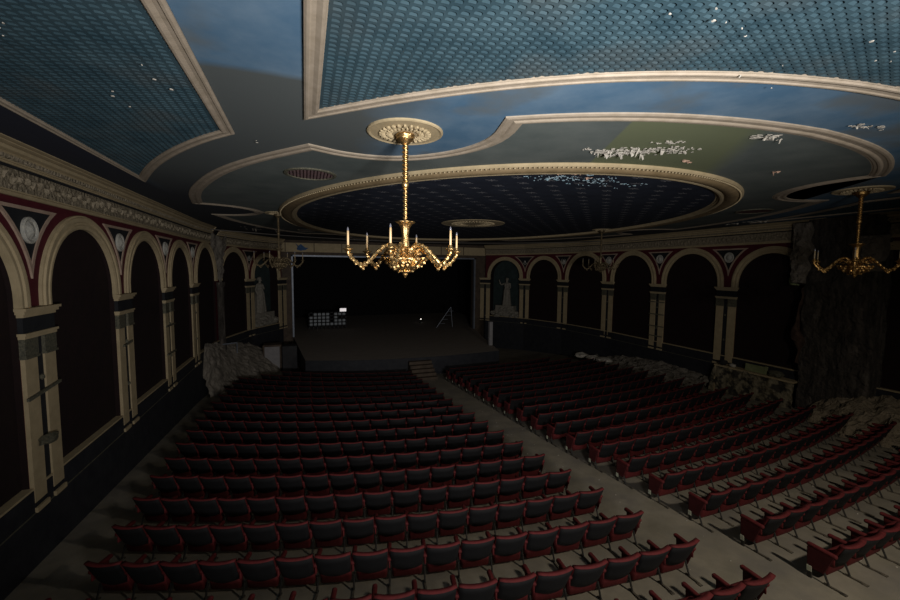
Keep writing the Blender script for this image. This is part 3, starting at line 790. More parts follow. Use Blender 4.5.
# ------------------------------------------------------------------ theatre seats
SW = .52
def chair_meshes():
    """local: x across, y forward, z up, origin on floor under the back; returns dict name -> (mesh, material)"""
    out = {}
    lean = .50
    def curved(w_, z0, z1, yoff, th, nseg, nz, bow, round_, botdrop=0, name=''):
        bm = bmesh.new(); grid = {}
        for side in (0, 1):
            for i in range(nseg+1):
                u = -1+2*i/nseg
                for j in range(nz+1):
                    t = j/nz
                    z = z0-botdrop*(1-u*u)*(1-t)+(z1-z0)*t+.010*u*u*t
                    hw = w_/2*(1-round_*(1-t)**2)
                    x = u*hw
                    y = bow*u*u - lean*(z-.265)+yoff+(th if side else 0)
                    grid[side, i, j] = bm.verts.new((x, y, z))
        for i in range(nseg):
            for j in range(nz):
                bm.faces.new([grid[0, i, j], grid[0, i+1, j], grid[0, i+1, j+1], grid[0, i, j+1]])
                bm.faces.new([grid[1, i, j], grid[1, i, j+1], grid[1, i+1, j+1], grid[1, i+1, j]])
            bm.faces.new([grid[0, i, 0], grid[1, i, 0], grid[1, i+1, 0], grid[0, i+1, 0]])
            bm.faces.new([grid[0, i, nz], grid[0, i+1, nz], grid[1, i+1, nz], grid[1, i, nz]])
        for j in range(nz):
            bm.faces.new([grid[0, 0, j], grid[0, 0, j+1], grid[1, 0, j+1], grid[1, 0, j]])
            bm.faces.new([grid[0, nseg, j], grid[1, nseg, j], grid[1, nseg, j+1], grid[0, nseg, j+1]])
        bmesh.ops.recalc_face_normals(bm, faces=bm.faces)
        return bm
    def fin(bm, nm, mat, smooth=True):
        me = bpy.data.meshes.new(nm); bm.to_mesh(me); bm.free(); me.materials.append(mat)
        me.polygons.foreach_set('use_smooth', [smooth]*len(me.polygons)); out[nm] = me
    bm = curved(.485, .300, .655, -.012, .012, 8, 3, .045, .10, .035)
    fin(bm, 'back_panel', MT['seat_black'])
    bm = curved(.490, .31, .67, .001, .060, 8, 12, .045, .08, .02)
    for q in bm.verts:                          # padded rim rolls back over the top of the shell
        if q.co.z > .665:
            ctr = .045*(q.co.x/.245)**2-lean*(q.co.z-.265)+.0275
            if q.co.y < ctr: q.co.y -= .020; q.co.z -= .006
    bmesh.ops.bevel(bm, geom=[e_ for e_ in bm.edges if all(v_.co.z > .657 for v_ in e_.verts) and abs(e_.verts[0].co.x-e_.verts[1].co.x) > .02], offset=.008, segments=2, affect='EDGES')
    fin(bm, 'backrest', MT['seat_red'])
    # tipped-up seat: thick rounded cushion standing in front of the back
    bm = rbox(-.225, .225, -.055, .055, -.19, .19, .04, 2)
    bmesh.ops.transform(bm, matrix=Matrix.Translation((0, .085, .30)) @ Matrix.Rotation(math.radians(12), 4, 'X'), verts=bm.verts)
    for q in bm.verts:
        if q.co.z < .2: q.co.z -= .02*(1-(q.co.x/.225)**2)
    fin(bm, 'seat', MT['seat_red'])
    # armrest (on +x side)
    bm = rbox(-.034, .034, -.08, .29, -.032, .030, .027, 3)
    bmesh.ops.transform(bm, matrix=Matrix.Translation((SW/2, 0, .48)) @ Matrix.Rotation(math.radians(3), 4, 'X'), verts=bm.verts)
    b2 = rbox(SW/2-.012, SW/2+.012, -.05, .24, .33, .47, .01, 1)
    me_t = bpy.data.meshes.new('t'); b2.to_mesh(me_t); b2.free(); bm.from_mesh(me_t)
    fin(bm, 'armrest', MT['seat_red'])
    # iron leg
    mm = MB()
    mm.tube([(SW/2, .09, .22), (SW/2, .07, .15), (SW/2, .02, .02)], .015, 6)
    me = bpy.data.meshes.new('leg'); me.from_pydata(mm.v, [], mm.f); me.materials.append(MT['iron']); out['leg'] = me
    mm = MB(); mm.box(SW/2-.014, SW/2+.014, -.16, .08, 0, .022); mm.box(SW/2-.026, SW/2+.026, -.19, -.12, 0, .014)
    me = bpy.data.meshes.new('foot'); me.from_pydata(mm.v, [], mm.f); me.materials.append(MT['foot']); out['foot'] = me
    # end panel with number plate (on +x side)
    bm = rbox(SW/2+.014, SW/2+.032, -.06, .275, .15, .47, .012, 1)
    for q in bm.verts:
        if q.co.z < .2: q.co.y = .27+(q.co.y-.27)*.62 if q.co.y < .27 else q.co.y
    fin(bm, 'end_panel', MT['panel_red_shaded'], False)
    mm = MB(); mm.box(SW/2+.012, SW/2+.034, .215, .27, 0, .155)
    me = bpy.data.meshes.new('end_post'); me.from_pydata(mm.v, [], mm.f); me.materials.append(MT['iron']); out['end_post'] = me
    mm = MB(); mm.box(SW/2+.034, SW/2+.039, .212, .272, .10, .185)
    me = bpy.data.meshes.new('number_plate'); me.from_pydata(mm.v, [], mm.f); me.materials.append(MT['plate']); out['number_plate'] = me
    return out
CM = chair_meshes()
for k_ in list(CM):                      # mirrored versions for the other side
    if k_ in ('armrest', 'leg', 'foot', 'end_panel', 'end_post', 'number_plate'):
        me = CM[k_].copy(); me.name = k_
        bm = bmesh.new(); bm.from_mesh(me)
        for q in bm.verts: q.co.x = -q.co.x
        bmesh.ops.reverse_faces(bm, faces=bm.faces); bm.to_mesh(me); bm.free(); CM['~'+k_] = me
KIDS = [('backrest', ['backrest']), ('back_panel', ['back_panel']), ('seat', ['seat']), ('armrest', ['armrest']), ('leg', ['leg', 'foot'])]
def chair_parts(kind):
    # kind: 'mid', 'first+' aisle end on +x side (left block), 'first-' aisle end on -x side (right block); 'last'
    if kind in ('mid-', 'aisle-', 'last-'): s_ = ''     # right block: armrest on +x, extra on -x at the aisle
    else: s_ = '~'
    L = [('backrest', None), ('back_panel', None), ('seat', None), (s_+'armrest', None), (s_+'leg', s_+'foot')]
    if kind.startswith('aisle'):
        o_ = '~' if s_ == '' else ''
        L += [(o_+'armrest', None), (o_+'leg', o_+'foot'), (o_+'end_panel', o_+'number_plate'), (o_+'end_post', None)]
    return L
ARC = {-1: (6.22, 29.0), 1: (7.0, 38.0)}
ORD = ['first', 'second', 'third', 'fourth', 'fifth', 'sixth', 'seventh', 'eighth', 'ninth', 'tenth', 'eleventh', 'twelfth', 'thirteenth', 'fourteenth', 'fifteenth', 'sixteenth', 'seventeenth', 'eighteenth', 'nineteenth', 'twentieth', 'last']
seats = []
for side in (-1, 1):
    for row in range(-1, 17):
        yref = 3.95+.862*row                       # back line at the aisle
        if side < 0: xa = float(np.interp(row, range(-1, 17), [5.60, 5.37, 5.21, 5.15, 5.08, 5.02, 4.97, 4.90, 4.85, 4.81, 4.76, 4.73, 4.71, 4.69, 4.67, 4.65, 4.63, 4.61])); xe = -3.03+.033*(yref-6.59)
        else: xa = float(np.interp(row, [-1, 0, 1, 2, 3, 4, 5, 6, 16], [7.06, 6.89, 6.75, 6.68, 6.63, 6.57, 6.52, 6.49, 6.45])); xe = 15.2-.06*(yref-3.86)
        ARC_C = ARC[side]
        R = math.hypot(xa-ARC_C[0], ARC_C[1]-yref)
        aa = math.asin((xa-ARC_C[0])/R); ae = math.asin((xe-ARC_C[0])/R)
        n = int(round(abs(ae-aa)*R/SW))
        if row >= 15: n -= 2*(row-14)
        for k in range(n):
            a = aa + (ae-aa)/abs(ae-aa)*(k+.5)*SW*1.0/R
            x = ARC_C[0]+R*math.sin(a); y = ARC_C[1]-R*math.cos(a)
            y += .140                                # origin sits forward of the leaning top edge
            p = proj((x, y, fz(y)+.6))
            kind = ('aisle' if k == 0 else 'mid')+('+' if side < 0 else '-')
            seats.append(dict(side=side, row=row, k=k, n=n, x=x, y=y, a=a, kind=kind, p=p))
for s_ in seats:
    s_['vis'] = -25 < s_['p'][0] < 925 and 0 < s_['p'][1] < 628
ind = sorted([s_ for s_ in seats if s_['vis']], key=lambda q: q['p'][2])[:300]
ids = set(id(q) for q in ind)
TILT = Matrix.Rotation(-SLOPE, 4, 'X')
def seat_matrix(q):
    return Matrix.Translation((q['x'], q['y'], fz(q['y']))) @ TILT @ Matrix.Rotation(q['a'], 4, 'Z')
for q in ind:
    root = empty('theatre_seat'); root.matrix_world = seat_matrix(q); root.empty_display_size = .1
    rr = ORD[q['row']+1]; kk = ORD[q['k']]
    blk = 'left block' if q['side'] < 0 else 'right block'
    end = 'aisle-end seat' if q['k'] == 0 else '%s seat from centre aisle' % kk
    tag(root, 'red and black theatre seat, %s, %s row from camera, %s' % (blk, rr, end), 'seat', 'theatre seats in the ' + blk)
    for a_, b_ in chair_parts(q['kind']):
        c = bpy.data.objects.new(a_.strip('~'), CM[a_]); COL.objects.link(c); c.parent = root
        if b_:
            d = bpy.data.objects.new(b_.strip('~'), CM[b_]); COL.objects.link(d); d.parent = c
# all the others in one object
VV = []; FF = []; MI = []; nv = 0
mlist = [MT['seat_red'], MT['panel_red_shaded'], MT['seat_black'], MT['iron'], MT['foot'], MT['plate']]
cache = {}
for k_, me in CM.items():
    co = np.empty(len(me.vertices)*3); me.vertices.foreach_get('co', co)
    cache[k_] = (co.reshape(-1, 3), [tuple(p.vertices) for p in me.polygons], mlist.index(me.materials[0]))
for q in seats:
    if id(q) in ids: continue
    Mx = np.array(seat_matrix(q))
    for a_, b_ in chair_parts(q['kind']):
        for nm in (a_, b_):
            if nm is None: continue
            co, fs, mi = cache[nm]
            VV.append(co @ Mx[:3, :3].T+Mx[:3, 3]); FF += [tuple(i+nv for i in f_) for f_ in fs]; MI += [mi]*len(fs); nv += len(co)
me = bpy.data.meshes.new('distant_theatre_seats'); me.from_pydata(np.vstack(VV).tolist(), [], FF)
for m_ in mlist: me.materials.append(m_)
me.polygons.foreach_set('material_index', MI); me.update()
o = bpy.data.objects.new('distant_theatre_seats', me); COL.objects.link(o)
tag(o, 'farthest rows of dark red theatre seats in shadow before the stage', 'seats', kind='stuff')

# ------------------------------------------------------------------ ruined piers, plaster, rubble
def noisy_grid(nu, nv_, fn, amp, seed, name, mat, parent=None, smooth=False, freq=3.0):
    from mathutils import noise
    v = []; f = []
    for i in range(nu+1):
        for j in range(nv_+1):
            p, n = fn(i/nu, j/nv_)
            d = noise.fractal(Vector(p)*freq+Vector((seed, seed, 0)), 1.0, 2.0, 4)
            v.append(Vector(p)+Vector(n)*d*amp)
    for i in range(nu):
        for j in range(nv_):
            a = i*(nv_+1)+j; f.append((a, a+nv_+1, a+nv_+2, a+1))
    return mesh_obj(name, v, f, mat, parent, smooth)
# left pier: broken white plaster flare above a dark shaft
pc_ = Vector((-4.0, 22.1, 0)); tdir = (SL[5][0]+SL[6][0]).normalized(); ndir = (SL[5][1]+SL[6][1]).normalized()
Zv = Vector((0, 0, 1))
def flare(u, v):
    z = 4.35+v*2.45
    hw = .24+ (1.25*max(0, (v-.25)/.75)**1.3)
    if v > .8: hw *= 1-.35*(v-.8)/.2
    a = (u-.5)*2
    return pc_+tdir*(a*hw)+ndir*(.10+.16*(1-a*a))+Zv*(z-(.35*(1-abs(a))**1.5*max(0, v-.72)/.28 if v > .72 else 0)), ndir
pier = empty('ruined_pier', (pc_.x, pc_.y, 0)); 
tag(pier, 'ruined left wall pier with bare white plaster flaring up to the broken cornice', 'pier')
noisy_grid(26, 34, lambda u, v: tuple(Vector(q)-(pc_ if i_ == 0 else Vector()) for i_, q in enumerate(flare(u, v))), .10, 3, 'bare_plaster_head', MT['plaster'], pier)
m = MB()
m.lathe([(.20, fz(22)), (.20, 1.6), (.17, 1.7), (.17, 4.2), (.22, 4.3), (.22, 4.45)], 14, tuple(ndir*.12), rfun=lambda a, z: 1+.06*math.sin(7*a+3*z))
m.build('dark_shaft', MT['brick'], pier)
m = MB(); m.add([tuple(tdir*u+ndir*.03+Zv*z) for u, z in ((-.75, 6.2), (.55, 6.2), (.75, 6.97), (-.5, 6.97))], [(0, 1, 2, 3)]); 
m.build('dark_hole', MT['black'], pier)
# right pier: wide dark masonry
pr = empty('ruined_pier', (16.7, 8.0, 0))
tag(pr, 'wide dark stripped masonry pier with crumbled plaster head on the right wall', 'pier')
def rp(u, v):
    y = -1.15+2.2*u; z = fz(8)-.02+v*(7.0-fz(8))
    d = -.30 if .04 < u < .96 else 0.0
    return Vector((d, y, z)), Vector((-1, 0, 0))
noisy_grid(30, 70, rp, .09, 9, 'masonry_face', MT['brick'], pr, freq=2.2)
def blobs(name, lst, mat, parent=None, lab=None, cat=None, kind=None, sub=2, amp=.25):
    m = MB()
    for k, (c, r, sq) in enumerate(lst): m.blob(c, r, k+hash(name) % 7*0, sq, amp, sub)
    o = m.build(name, mat, parent)
    if lab: tag(o, lab, cat, kind=kind)
    return o
R_ = random.Random(5)
from mathutils import noise as mnoise
def ragged(name, y0, y1, z0, z1, mat, seed, dx=-.36, amp=.12):
    """torn sheet of plaster: ragged side edges, real thickness, knobbly front"""
    nu, nv_ = 14, 34; v = []; f = []
    for i in range(nu+1):
        for j in range(nv_+1):
            u, t = i/nu, j/nv_; z = z0+(z1-z0)*t
            e0 = y0+.22*mnoise.noise(Vector((seed, z*2.1, 0))); e1 = y1+.28*mnoise.noise(Vector((seed+7, z*1.7, 3)))
            y = e0+(e1-e0)*u
            d = dx - amp*abs(mnoise.fractal(Vector((y*3+seed, z*3, 0)), 1, 2, 4)) - .05*math.sin(PI*u)
            if i in (0, nu) or j in (0, nv_): d = -.14
            v.append((d, y, z))
    for i in range(nu):
        for j in range(nv_):
            a = i*(nv_+1)+j; f.append((a, a+nv_+1, a+nv_+2, a+1))
    return mesh_obj(name, v, f, mat, pr)
ragged('crumbled_plaster_edge', .82, 1.30, 4.75, 6.95, MT['plaster'], 2.3)
ragged('crumbled_plaster_edge', -1.10, -.35, 5.2, 6.35, MT['plaster'], 5.1)
ragged('red_brick_edge', .86, 1.06, 1.9, 4.7, material('rusty_brick_edge', (.035, .02, .015), (.09, .055, .04), .9, 8), 8.4, amp=.06)
ragged('mossy_plaster', 1.15, 1.42, 4.7, 5.5, MT['moss'], 11.7, dx=-.22, amp=.05)

def heap(name, lab, foot, hfun, mat, seed, nu=60, nv_=24, amp=.18, cat='rubble'):
    o = noisy_grid(nu, nv_, foot, amp, seed, name, mat, freq=3.0)
    return tag(o, lab, cat, kind='stuff')
# left: washed-out plaster slope below the broken pier
def lf(u, v):      # u along wall Y 19.2 -> 25.2, v from wall outwards/down
    y = 19.0+u*6.0
    xw = -4.15 if y < 22.1 else -4.15+(y-22.1)*.3
    h = (2.15-.75*u)*min(1, .35+u*7); reach = .25+2.1*u**.7
    x = xw+.05+reach*v; z = fz(y)-.05+(h+.25)*max(0, (1-v**1.5)) if v > .12 else fz(y)-.05+(h+.25)
    return Vector((x, y, z)), Vector((.6, -.3, .6)) if .02 < v < .97 else Vector((0, 0, 0))
heap('plaster_slope', 'pale crumbled plaster slope against left wall beneath ruined pier', lf, None, MT['plaster'], 4, amp=.14, cat='plaster')
# right: rubble bank along the wall behind the row ends
def rf(u, v):
    y = 12.1+u*7.6; h = .78*math.sin(min(1, .12+u)*PI*.9)**.5
    x = 16.66-(.75+1.05*math.sin(min(1, u+.1)*PI)**.7)*v
    z = fz(y)-.04+h*(1-v)**.8
    return Vector((x, y, z)), Vector((-.4, 0, .8)) if .02 < v < .97 else Vector((0, 0, 0))
heap('rubble_bank', 'grey bank of fallen plaster rubble along right wall beyond the seat rows', rf, None, MT['rubble'], 8, amp=.22)
# right: pale peeling parapet with ledge
pp = empty('peeling_parapet', (16.7, 10.9, 0)); tag(pp, 'low pale parapet with peeling paint below the arch beside right ruined pier', 'parapet')
def pf(u, v):
    y = -1.95+3.15*u-.25*u*v*v; z = fz(10.9)-.05+v*(1.27-fz(10.9)+.05)
    return Vector((-.42, y, z)), Vector((-1, 0, 0))
noisy_grid(50, 20, pf, .07, 2, 'parapet_face', MT['peeled'], pp)
m = MB(); m.box(-.45, 0, -1.95, .98, 1.22, 1.28); m.box(-.42, 0, .92, .97, fz(12), 1.26); m.build('parapet_ledge', MT['tan'], pp)
# debris on the ledge
def chunk(name, loc, r, mat, lab, sq=(1, 1, .6), seed=1, cat='debris', rot=0):
    m = MB(); m.blob((0, 0, r*sq[2]*.95), r, seed, sq, .2, 2); o = m.build(name, mat); o.location = loc; o.rotation_euler.z = rot
    return tag(o, lab, cat)
chunk('plaster_chunk', (16.42, 11.2, 1.28), .12, MT['flake'], 'small white plaster chunk lying on the ledge of the right parapet', seed=3)
m = MB(); m.box(-.03, .03, -.38, .38, 0, .27); m.box(-.05, .05, -.40, -.33, 0, .30)
o = m.build('fallen_board', MT['moss']); o.location = (16.45, 10.35, 1.28); o.rotation_euler = (0, .12, 0); tag(o, 'yellow-green painted board standing on the right parapet ledge', 'board')
chunk('grey_bundle', (16.42, 9.62, 1.28), .17, MT['capital'], 'dark grey crumpled bundle on the parapet ledge beside the right pier', (1, 1.6, .7), 6)
chunk('dark_bundle', (16.42, 11.6, 1.28), .15, MT['dark_box'], 'round black bundle on the ledge at the far end of right parapet', (1, 1.2, .8), 7)
# mound of rubble in front of the right pier
def mound(u, v):
    a = u*2*PI; r = v
    x = 14.6+2.0*r*math.cos(a); y = 6.9+1.15*r*math.sin(a)
    z = fz(y)-.06+.75*(1-r**2)**1.2 if r < 1 else fz(y)-.06
    return Vector((x, y, z)), Vector((0, 0, 1)) if v < .97 else Vector((0, 0, 0))
def rm(u, v):
    y = 4.9+4.2*u; x = 16.6-2.1*v*(.45+.55*math.sin(PI*min(1, u+.12)))
    z = fz(y)-.05+1.0*math.sin(PI*min(1, u+.1))**.6*(1-v**1.4)
    return Vector((x, y, z)), (Vector((-.2, 0, .8)) if .02 < v < .97 else Vector((0, 0, 0)))
heap('rubble_mound', 'brown mound of fallen masonry at the foot of right ruined pier', rm, None, material('brown_rubble', (.14, .115, .08), (.26, .21, .15), .95, 5, bump=1.0, bscale=14, bdist=.08), 11, amp=.25)
# scattered crumbs on the floor
m = MB(); R_ = random.Random(9)
for _ in range(170):
    if R_.random() < .35: x, y = R_.uniform(5.1, 7), R_.uniform(3, 14)
    else: x, y = R_.uniform(7, 15.8), R_.uniform(2.6, 12)
    r = R_.uniform(.005, .014)
    m.blob((x, y, fz(y)+r*.4), r, _, (1, 1, .5), .4, 0 if False else 1)
tag(m.build('plaster_crumbs', MT['flake']), 'white plaster crumbs scattered over the aisle and between right hand seats', 'debris', kind='stuff')
# pale sheets lying on the bank, and a scrap among the left seats
for k, (x, y, r, lab) in enumerate(((15.6, 19.6, .32, 'crumpled white sheet nearest the stage on the right rubble bank'),
                                    (15.55, 18.6, .30, 'crumpled white sheet second from the stage on the right rubble bank'),
                                    (15.5, 17.6, .34, 'crumpled white sheet third from the stage on the right rubble bank'))):
    chunk('white_sheet', (x, y, fz(y)+.30), r, MT['flake'], lab, (1.2, 1.3, .5), 20+k, 'sheet')['group'] = 'white sheets on the rubble bank'

# ------------------------------------------------------------------ peeling paint on the ceiling
def flakes(name, lab, cx, cy, sx, sy, n, smin, smax, mat, seed, z=ZC-.02, hang=.05, rot=0):
    R = random.Random(seed); m = MB()
    for _ in range(n):
        u, v = R.gauss(0, .45), R.gauss(0, .45)
        if _ % 3: u, v = lu+R.gauss(0, .07), lv+R.gauss(0, .12)
        lu, lv = u, v
        u, v = max(-1, min(1, u)), max(-1, min(1, v))
        x = cx+u*sx*math.cos(rot)-v*sy*math.sin(rot); y = cy+u*sx*math.sin(rot)+v*sy*math.cos(rot)
        s_ = smin+(smax-smin)*R.random()**2; k = R.randint(5, 7); a0 = R.uniform(0, 6); pts = []; el = R.uniform(.3, .9)
        dn = R.uniform(.0, hang)*(1 if R.random() < .12 else .12); da = R.uniform(0, 2*PI); ta = R.uniform(0, PI)
        for q in range(k):
            a = a0+2*PI*q/k; rr = s_*R.uniform(.6, 1.1)
            lx, ly = rr*math.cos(a), rr*math.sin(a)*el
            px, py = x+lx*math.cos(ta)-ly*math.sin(ta), y+lx*math.sin(ta)+ly*math.cos(ta)
            dz = dn*max(0, math.cos(a-da))
            pts.append((px, py, z-dz))
        b = [(p[0], p[1], p[2]+.006) for p in pts]
        m.add(pts+b, [tuple(range(k)), tuple(range(2*k-1, k-1, -1))]+[(q, k+q, k+(q+1) % k, (q+1) % k) for q in range(k)])
    o = m.build(name, mat)
    return tag(o, lab, 'plaster', kind='stuff')
flakes('peeling_plaster', 'large patch of white plaster peeling off the olive green ceiling area', 4.75, 4.85, .85, .20, 300, .012, .05, MT['flake'], 1, hang=.10, rot=-.45)
flakes('peeling_plaster', 'cluster of white flakes on ceiling left end of the olive patch', 4.25, 5.05, .18, .12, 40, .015, .05, MT['flake'], 2, hang=.04)
flakes('peeling_plaster', 'thin white flakes near the top of the olive ceiling patch', 4.85, 4.35, .28, .06, 50, .010, .028, MT['flake'], 3, hang=.02, rot=-.35)
flakes('peeling_plaster', 'white torn plaster hanging at the cusped moulding right of olive patch', 5.85, 3.72, .24, .09, 60, .02, .06, MT['flake'], 4, hang=.08, rot=-.2)
flakes('peeling_plaster', 'pale flakes on the blue band right of centre above the moulding', 6.55, 3.02, .32, .10, 46, .01, .035, MT['flake'], 5, hang=.03, rot=-.2)
flakes('peeling_plaster', 'pinkish plaster scraps on the grey ceiling at right', 8.0, 4.95, .10, .06, 12, .02, .05, MT['flake_pink'], 6, hang=.06)
flakes('peeling_plaster', 'small torn scraps on the grey ceiling left of right chandelier', 5.9, 5.0, .3, .06, 14, .02, .06, MT['flake_pink'], 7, hang=.03)
flakes('peeling_plaster', 'pale blue flakes scattered over near edge of the navy oval', 5.2, 6.75, 1.5, .40, 150, .012, .045, MT['flake_blue'], 8, hang=.03)
flakes('peeling_plaster', 'orange-pink plaster scraps at the near edge of the navy oval', 4.9, 6.45, .9, .15, 12, .02, .06, MT['flake_pink'], 9, hang=.04)
flakes('peeling_plaster', 'white chips on the embossed left scale panel', -1.6, 4.4, 1.0, 2.0, 16, .008, .020, MT['flake'], 10, z=ZC-.05, hang=.02)
flakes('peeling_plaster', 'white chips on the embossed centre scale panel', 4.5, 2.0, 3.2, .9, 22, .008, .018, MT['flake'], 11, z=ZC-.05, hang=.02)
flakes('peeling_plaster', 'white broken lath and plaster hanging along right cornice', 15.4, 9.9, .35, 1.6, 46, .04, .12, MT['flake'], 12, hang=.14)
flakes('peeling_plaster', 'loose plaster shreds hanging from the far left ceiling', -.9, 20.5, 2.0, 1.5, 26, .04, .12, MT['plaster'], 13, hang=.2)
# cables under the far ceiling
m = MB(); m.tube(smoothpath([(-3.9, 20.5, 6.85), (0, 22.5, 6.78), (6, 23.6, 6.76), (12, 22.5, 6.8), (16.3, 19, 6.85)]), .022, 6); tag(m.build('ceiling_cable', MT['cable']), 'long grey cable sagging across the far end of the ceiling', 'cable')
# torn blue cloth over the proscenium
m = MB(); pts = [(-.30, 6.80), (-.12, 6.62), (.05, 6.74), (.30, 6.52), (.52, 6.50), (.34, 6.36), (.02, 6.30), (-.22, 6.38), (-.16, 6.55)]
m.add([(x, -.03+.03*math.sin(5*x), z) for x, z in pts]+[(x, .0, z) for x, z in pts], [tuple(range(9)), tuple(range(17, 8, -1))]+[(i, 9+i, 9+(i+1) % 9, (i+1) % 9) for i in range(9)])
o = m.build('torn_blue_cloth', MT['blue_rag']); o.location = (-.25, PY-.10, 0); tag(o, 'torn blue cloth hanging on the beam above the stage left corner', 'cloth')

# ------------------------------------------------------------------ statues in the end niches
def skin_fig(name, pts, edges, rad, mat, parent):
    me = bpy.data.meshes.new(name); me.from_pydata(pts, edges, []); me.update(); me.materials.append(mat)
    o = bpy.data.objects.new(name, me); COL.objects.link(o); o.parent = parent
    sk = o.modifiers.new('skin', 'SKIN'); sk.use_smooth_shade = True
    me_s = me.skin_vertices[0].data if me.skin_vertices else None
    if me_s is None:
        bm = bmesh.new(); bm.from_mesh(me); bm.verts.layers.skin.verify(); bm.to_mesh(me); bm.free(); me_s = me.skin_vertices[0].data
    for i, r in enumerate(rad): me_s[i].radius = (r, r)
    me_s[0].use_root = True
    sb = o.modifiers.new('sub', 'SUBSURF'); sb.levels = 2; sb.render_levels = 2
    return o
def statue(loc, rz, pose, lab):
    root = empty('statue', loc, rz); tag(root, lab, 'statue')
    P_ = [(0, 0, 1.02), (0, 0, 1.22), (0, 0, 1.42), (0, .01, 1.56), (0, .02, 1.66), (0, .03, 1.80),      # pelvis, waist, chest, neck, chin, crown
          (.20, 0, 1.48), (-.20, 0, 1.48), (.10, 0, .92), (-.10, 0, .92), (.12, .05, .52), (-.11, 0, .50), (.12, .0, .08), (-.11, -.03, .08), (.12, .12, .04), (-.11, .10, .04)]
    E_ = [(0, 1), (1, 2), (2, 3), (3, 4), (4, 5), (2, 6), (2, 7), (0, 8), (0, 9), (8, 10), (9, 11), (10, 12), (11, 13), (12, 14), (13, 15)]
    r = [.15, .13, .155, .055, .085, .09, .07, .07, .10, .10, .07, .07, .045, .045, .035, .035]
    def arm(pts, base):
        n = len(P_); P_.extend(pts); E_.extend([(base, n), (n, n+1), (n+1, n+2)]); r.extend([.048, .036, .03])
    if pose == 'raise':
        arm([(-.42, .06, 1.40), (-.50, .18, 1.66), (-.50, .22, 1.76)], 7); arm([(.30, .08, 1.22), (.14, .22, 1.12), (.06, .24, 1.12)], 6)
    else:
        arm([(-.26, .08, 1.22), (-.06, .20, 1.26), (.02, .21, 1.30)], 7); arm([(.30, -.02, 1.20), (.28, .08, .96), (.27, .11, .88)], 6)
    skin_fig('body', P_, E_, r, MT['stone'], root)
    m = MB(); m.lathe([(.30, 0), (.31, .05), (.27, .4), (.235, .75), (.22, 1.0), (.165, 1.2), (.18, 1.3), (.21, 1.42), (.17, 1.5), (.08, 1.55)], 40,
                      rfun=lambda a, z: (1+.085*math.sin(9*a+2*z)*(1 if z < 1.1 else .5))*(1 if abs(math.cos(a)) > .3 else .85))
    m.build('robe', MT['stone'], root, True)
    m = MB(); m.blob((0, -.02, 1.79), .115, 3, (1, 1, .9), .12, 2); m.blob((0, -.12, 1.74), .06, 4, amp=.1, sub=1); m.blob((0, .135, 1.70), .018, 5, (1, 1, 1.6), 0, 1)
    m.build('hair', MT['stone'], root)
    for ch_ in root.children:
        if pose == 'raise': ch_.scale = (-1.1, 1.1, 1.12)
        else: ch_.scale = (1.15, 1.1, 1.15)
    return root
def niche_base(P, seg, lab, seed):
    t, n = seg; C = (P[7]+P[8])/2
    R = random.Random(seed); m = MB()
    for _ in range(60):
        u = R.uniform(-1.05, 1.05); d = R.uniform(-.35, -.02); z = 1.66+R.random()*.85*(1-abs(u)/1.5)
        m.blob(C+t*u+n*d+Zv*z, R.uniform(.13, .24), _, (1, 1, .75), .3, 1)
    m.box(-.75, .75, -.5, 0, 1.64, 2.45, lambda p: C+t*p[0]+n*(p[1]-.02)+Zv*p[2])
    o = m.build('rock_pedestal', MT['stone']); tag(o, lab, 'pedestal')
    return C, t, n
C, t, n = niche_base(PL, SL[7], 'carved rocky plinth filling the bottom of the left stage-side niche', 4)
statue(tuple(C-t*.35-n*.22+Zv*2.44), math.atan2(n.y, n.x)-PI/2, 'hold', 'pale draped statue standing in the left niche beside the stage')
C, t, n = niche_base(PR, SR[7], 'carved rocky plinth filling the bottom of the right stage-side niche', 5)
statue(tuple(C-t*.10-n*.22+Zv*2.44), math.atan2(n.y, n.x)-PI/2, 'raise', 'pale draped statue with raised arm in the right niche beside the stage')

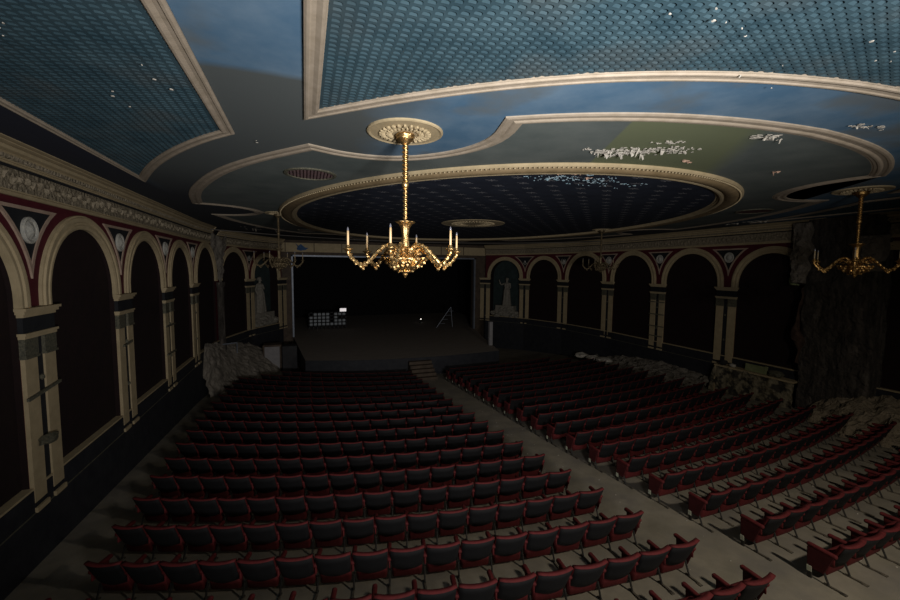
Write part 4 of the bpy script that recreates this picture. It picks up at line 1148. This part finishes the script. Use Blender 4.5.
# ------------------------------------------------------------------ things around the stage corners
def box_thing(name, x, y, z, sx, sy, sz, mat, lab, cat, panel=None, rz=0):
    e = empty(name, (x, y, z), rz); tag(e, lab, cat)
    bm = rbox(-sx/2, sx/2, -sy/2, sy/2, 0, sz, .02, 1); bm_obj('casing', bm, mat, e)
    if panel: 
        bm = rbox(-sx/2+.1, sx/2-.1, -sy/2-.03, -sy/2+.01, .1, sz-.1, .01, 1); bm_obj('front_panel', bm, panel, e)
    return e
box_thing('crate', -1.80, 24.6, fz(24.2), .98, .8, 1.50, MT['wood'], 'dark crate with pale grey square front left of stage edge', 'crate', MT['grey_box'])
box_thing('equipment_case', -.87, 24.1, fz(23.8), .78, .7, 1.45, MT['dark_box'], 'black equipment case against the left corner of the stage front', 'case')
box_thing('grey_post', 10.6, 21.9, STZ, .22, .22, 1.45, MT['grey_box'], 'upright pale grey post standing at the right stage corner', 'post')
# low parapet rail left of the stage
m = MB(); m.tube([(-3.85, 21.9, 1.42), (-3.25, 22.2, 1.42)], .035, 8); m.tube([(-3.85, 21.9, 1.1), (-3.85, 21.9, 1.43)], .025, 8); m.tube([(-3.25, 22.2, .9), (-3.25, 22.2, 1.43)], .025, 8)
tag(m.build('grab_rail', MT['metal']), 'short metal rail above the plaster slope left of stage', 'rail')
# folding steps rail at stage right
e = empty('stage_ladder', (10.6, 29.8, STZ)); tag(e, 'pale folding ladder leaning on the dark stage near right frame', 'ladder')
m = MB(); m.tube([(-.9, 0, 0), (.3, 0, 1.6)], .025, 6); m.build('rail', MT['metal'], e)
m = MB(); m.tube([(.3, 0, 1.6), (.45, 0, 0)], .025, 6); m.build('rail', MT['metal'], e)
m = MB()
for q in range(1, 5): m.box(-.9+.24*q*1.0, -.9+.24*q+.45, -.04, .04, .32*q-.015, .32*q+.015)
m.build('rung', MT['metal'], e)
# broken bracket on the nearest left pilaster
chunk('broken_bracket', (-4.06, 8.36, 2.24), .12, MT['capital'], 'broken grey bracket stuck on the nearest full left pilaster', (.8, 2.0, .7), 12, 'bracket')
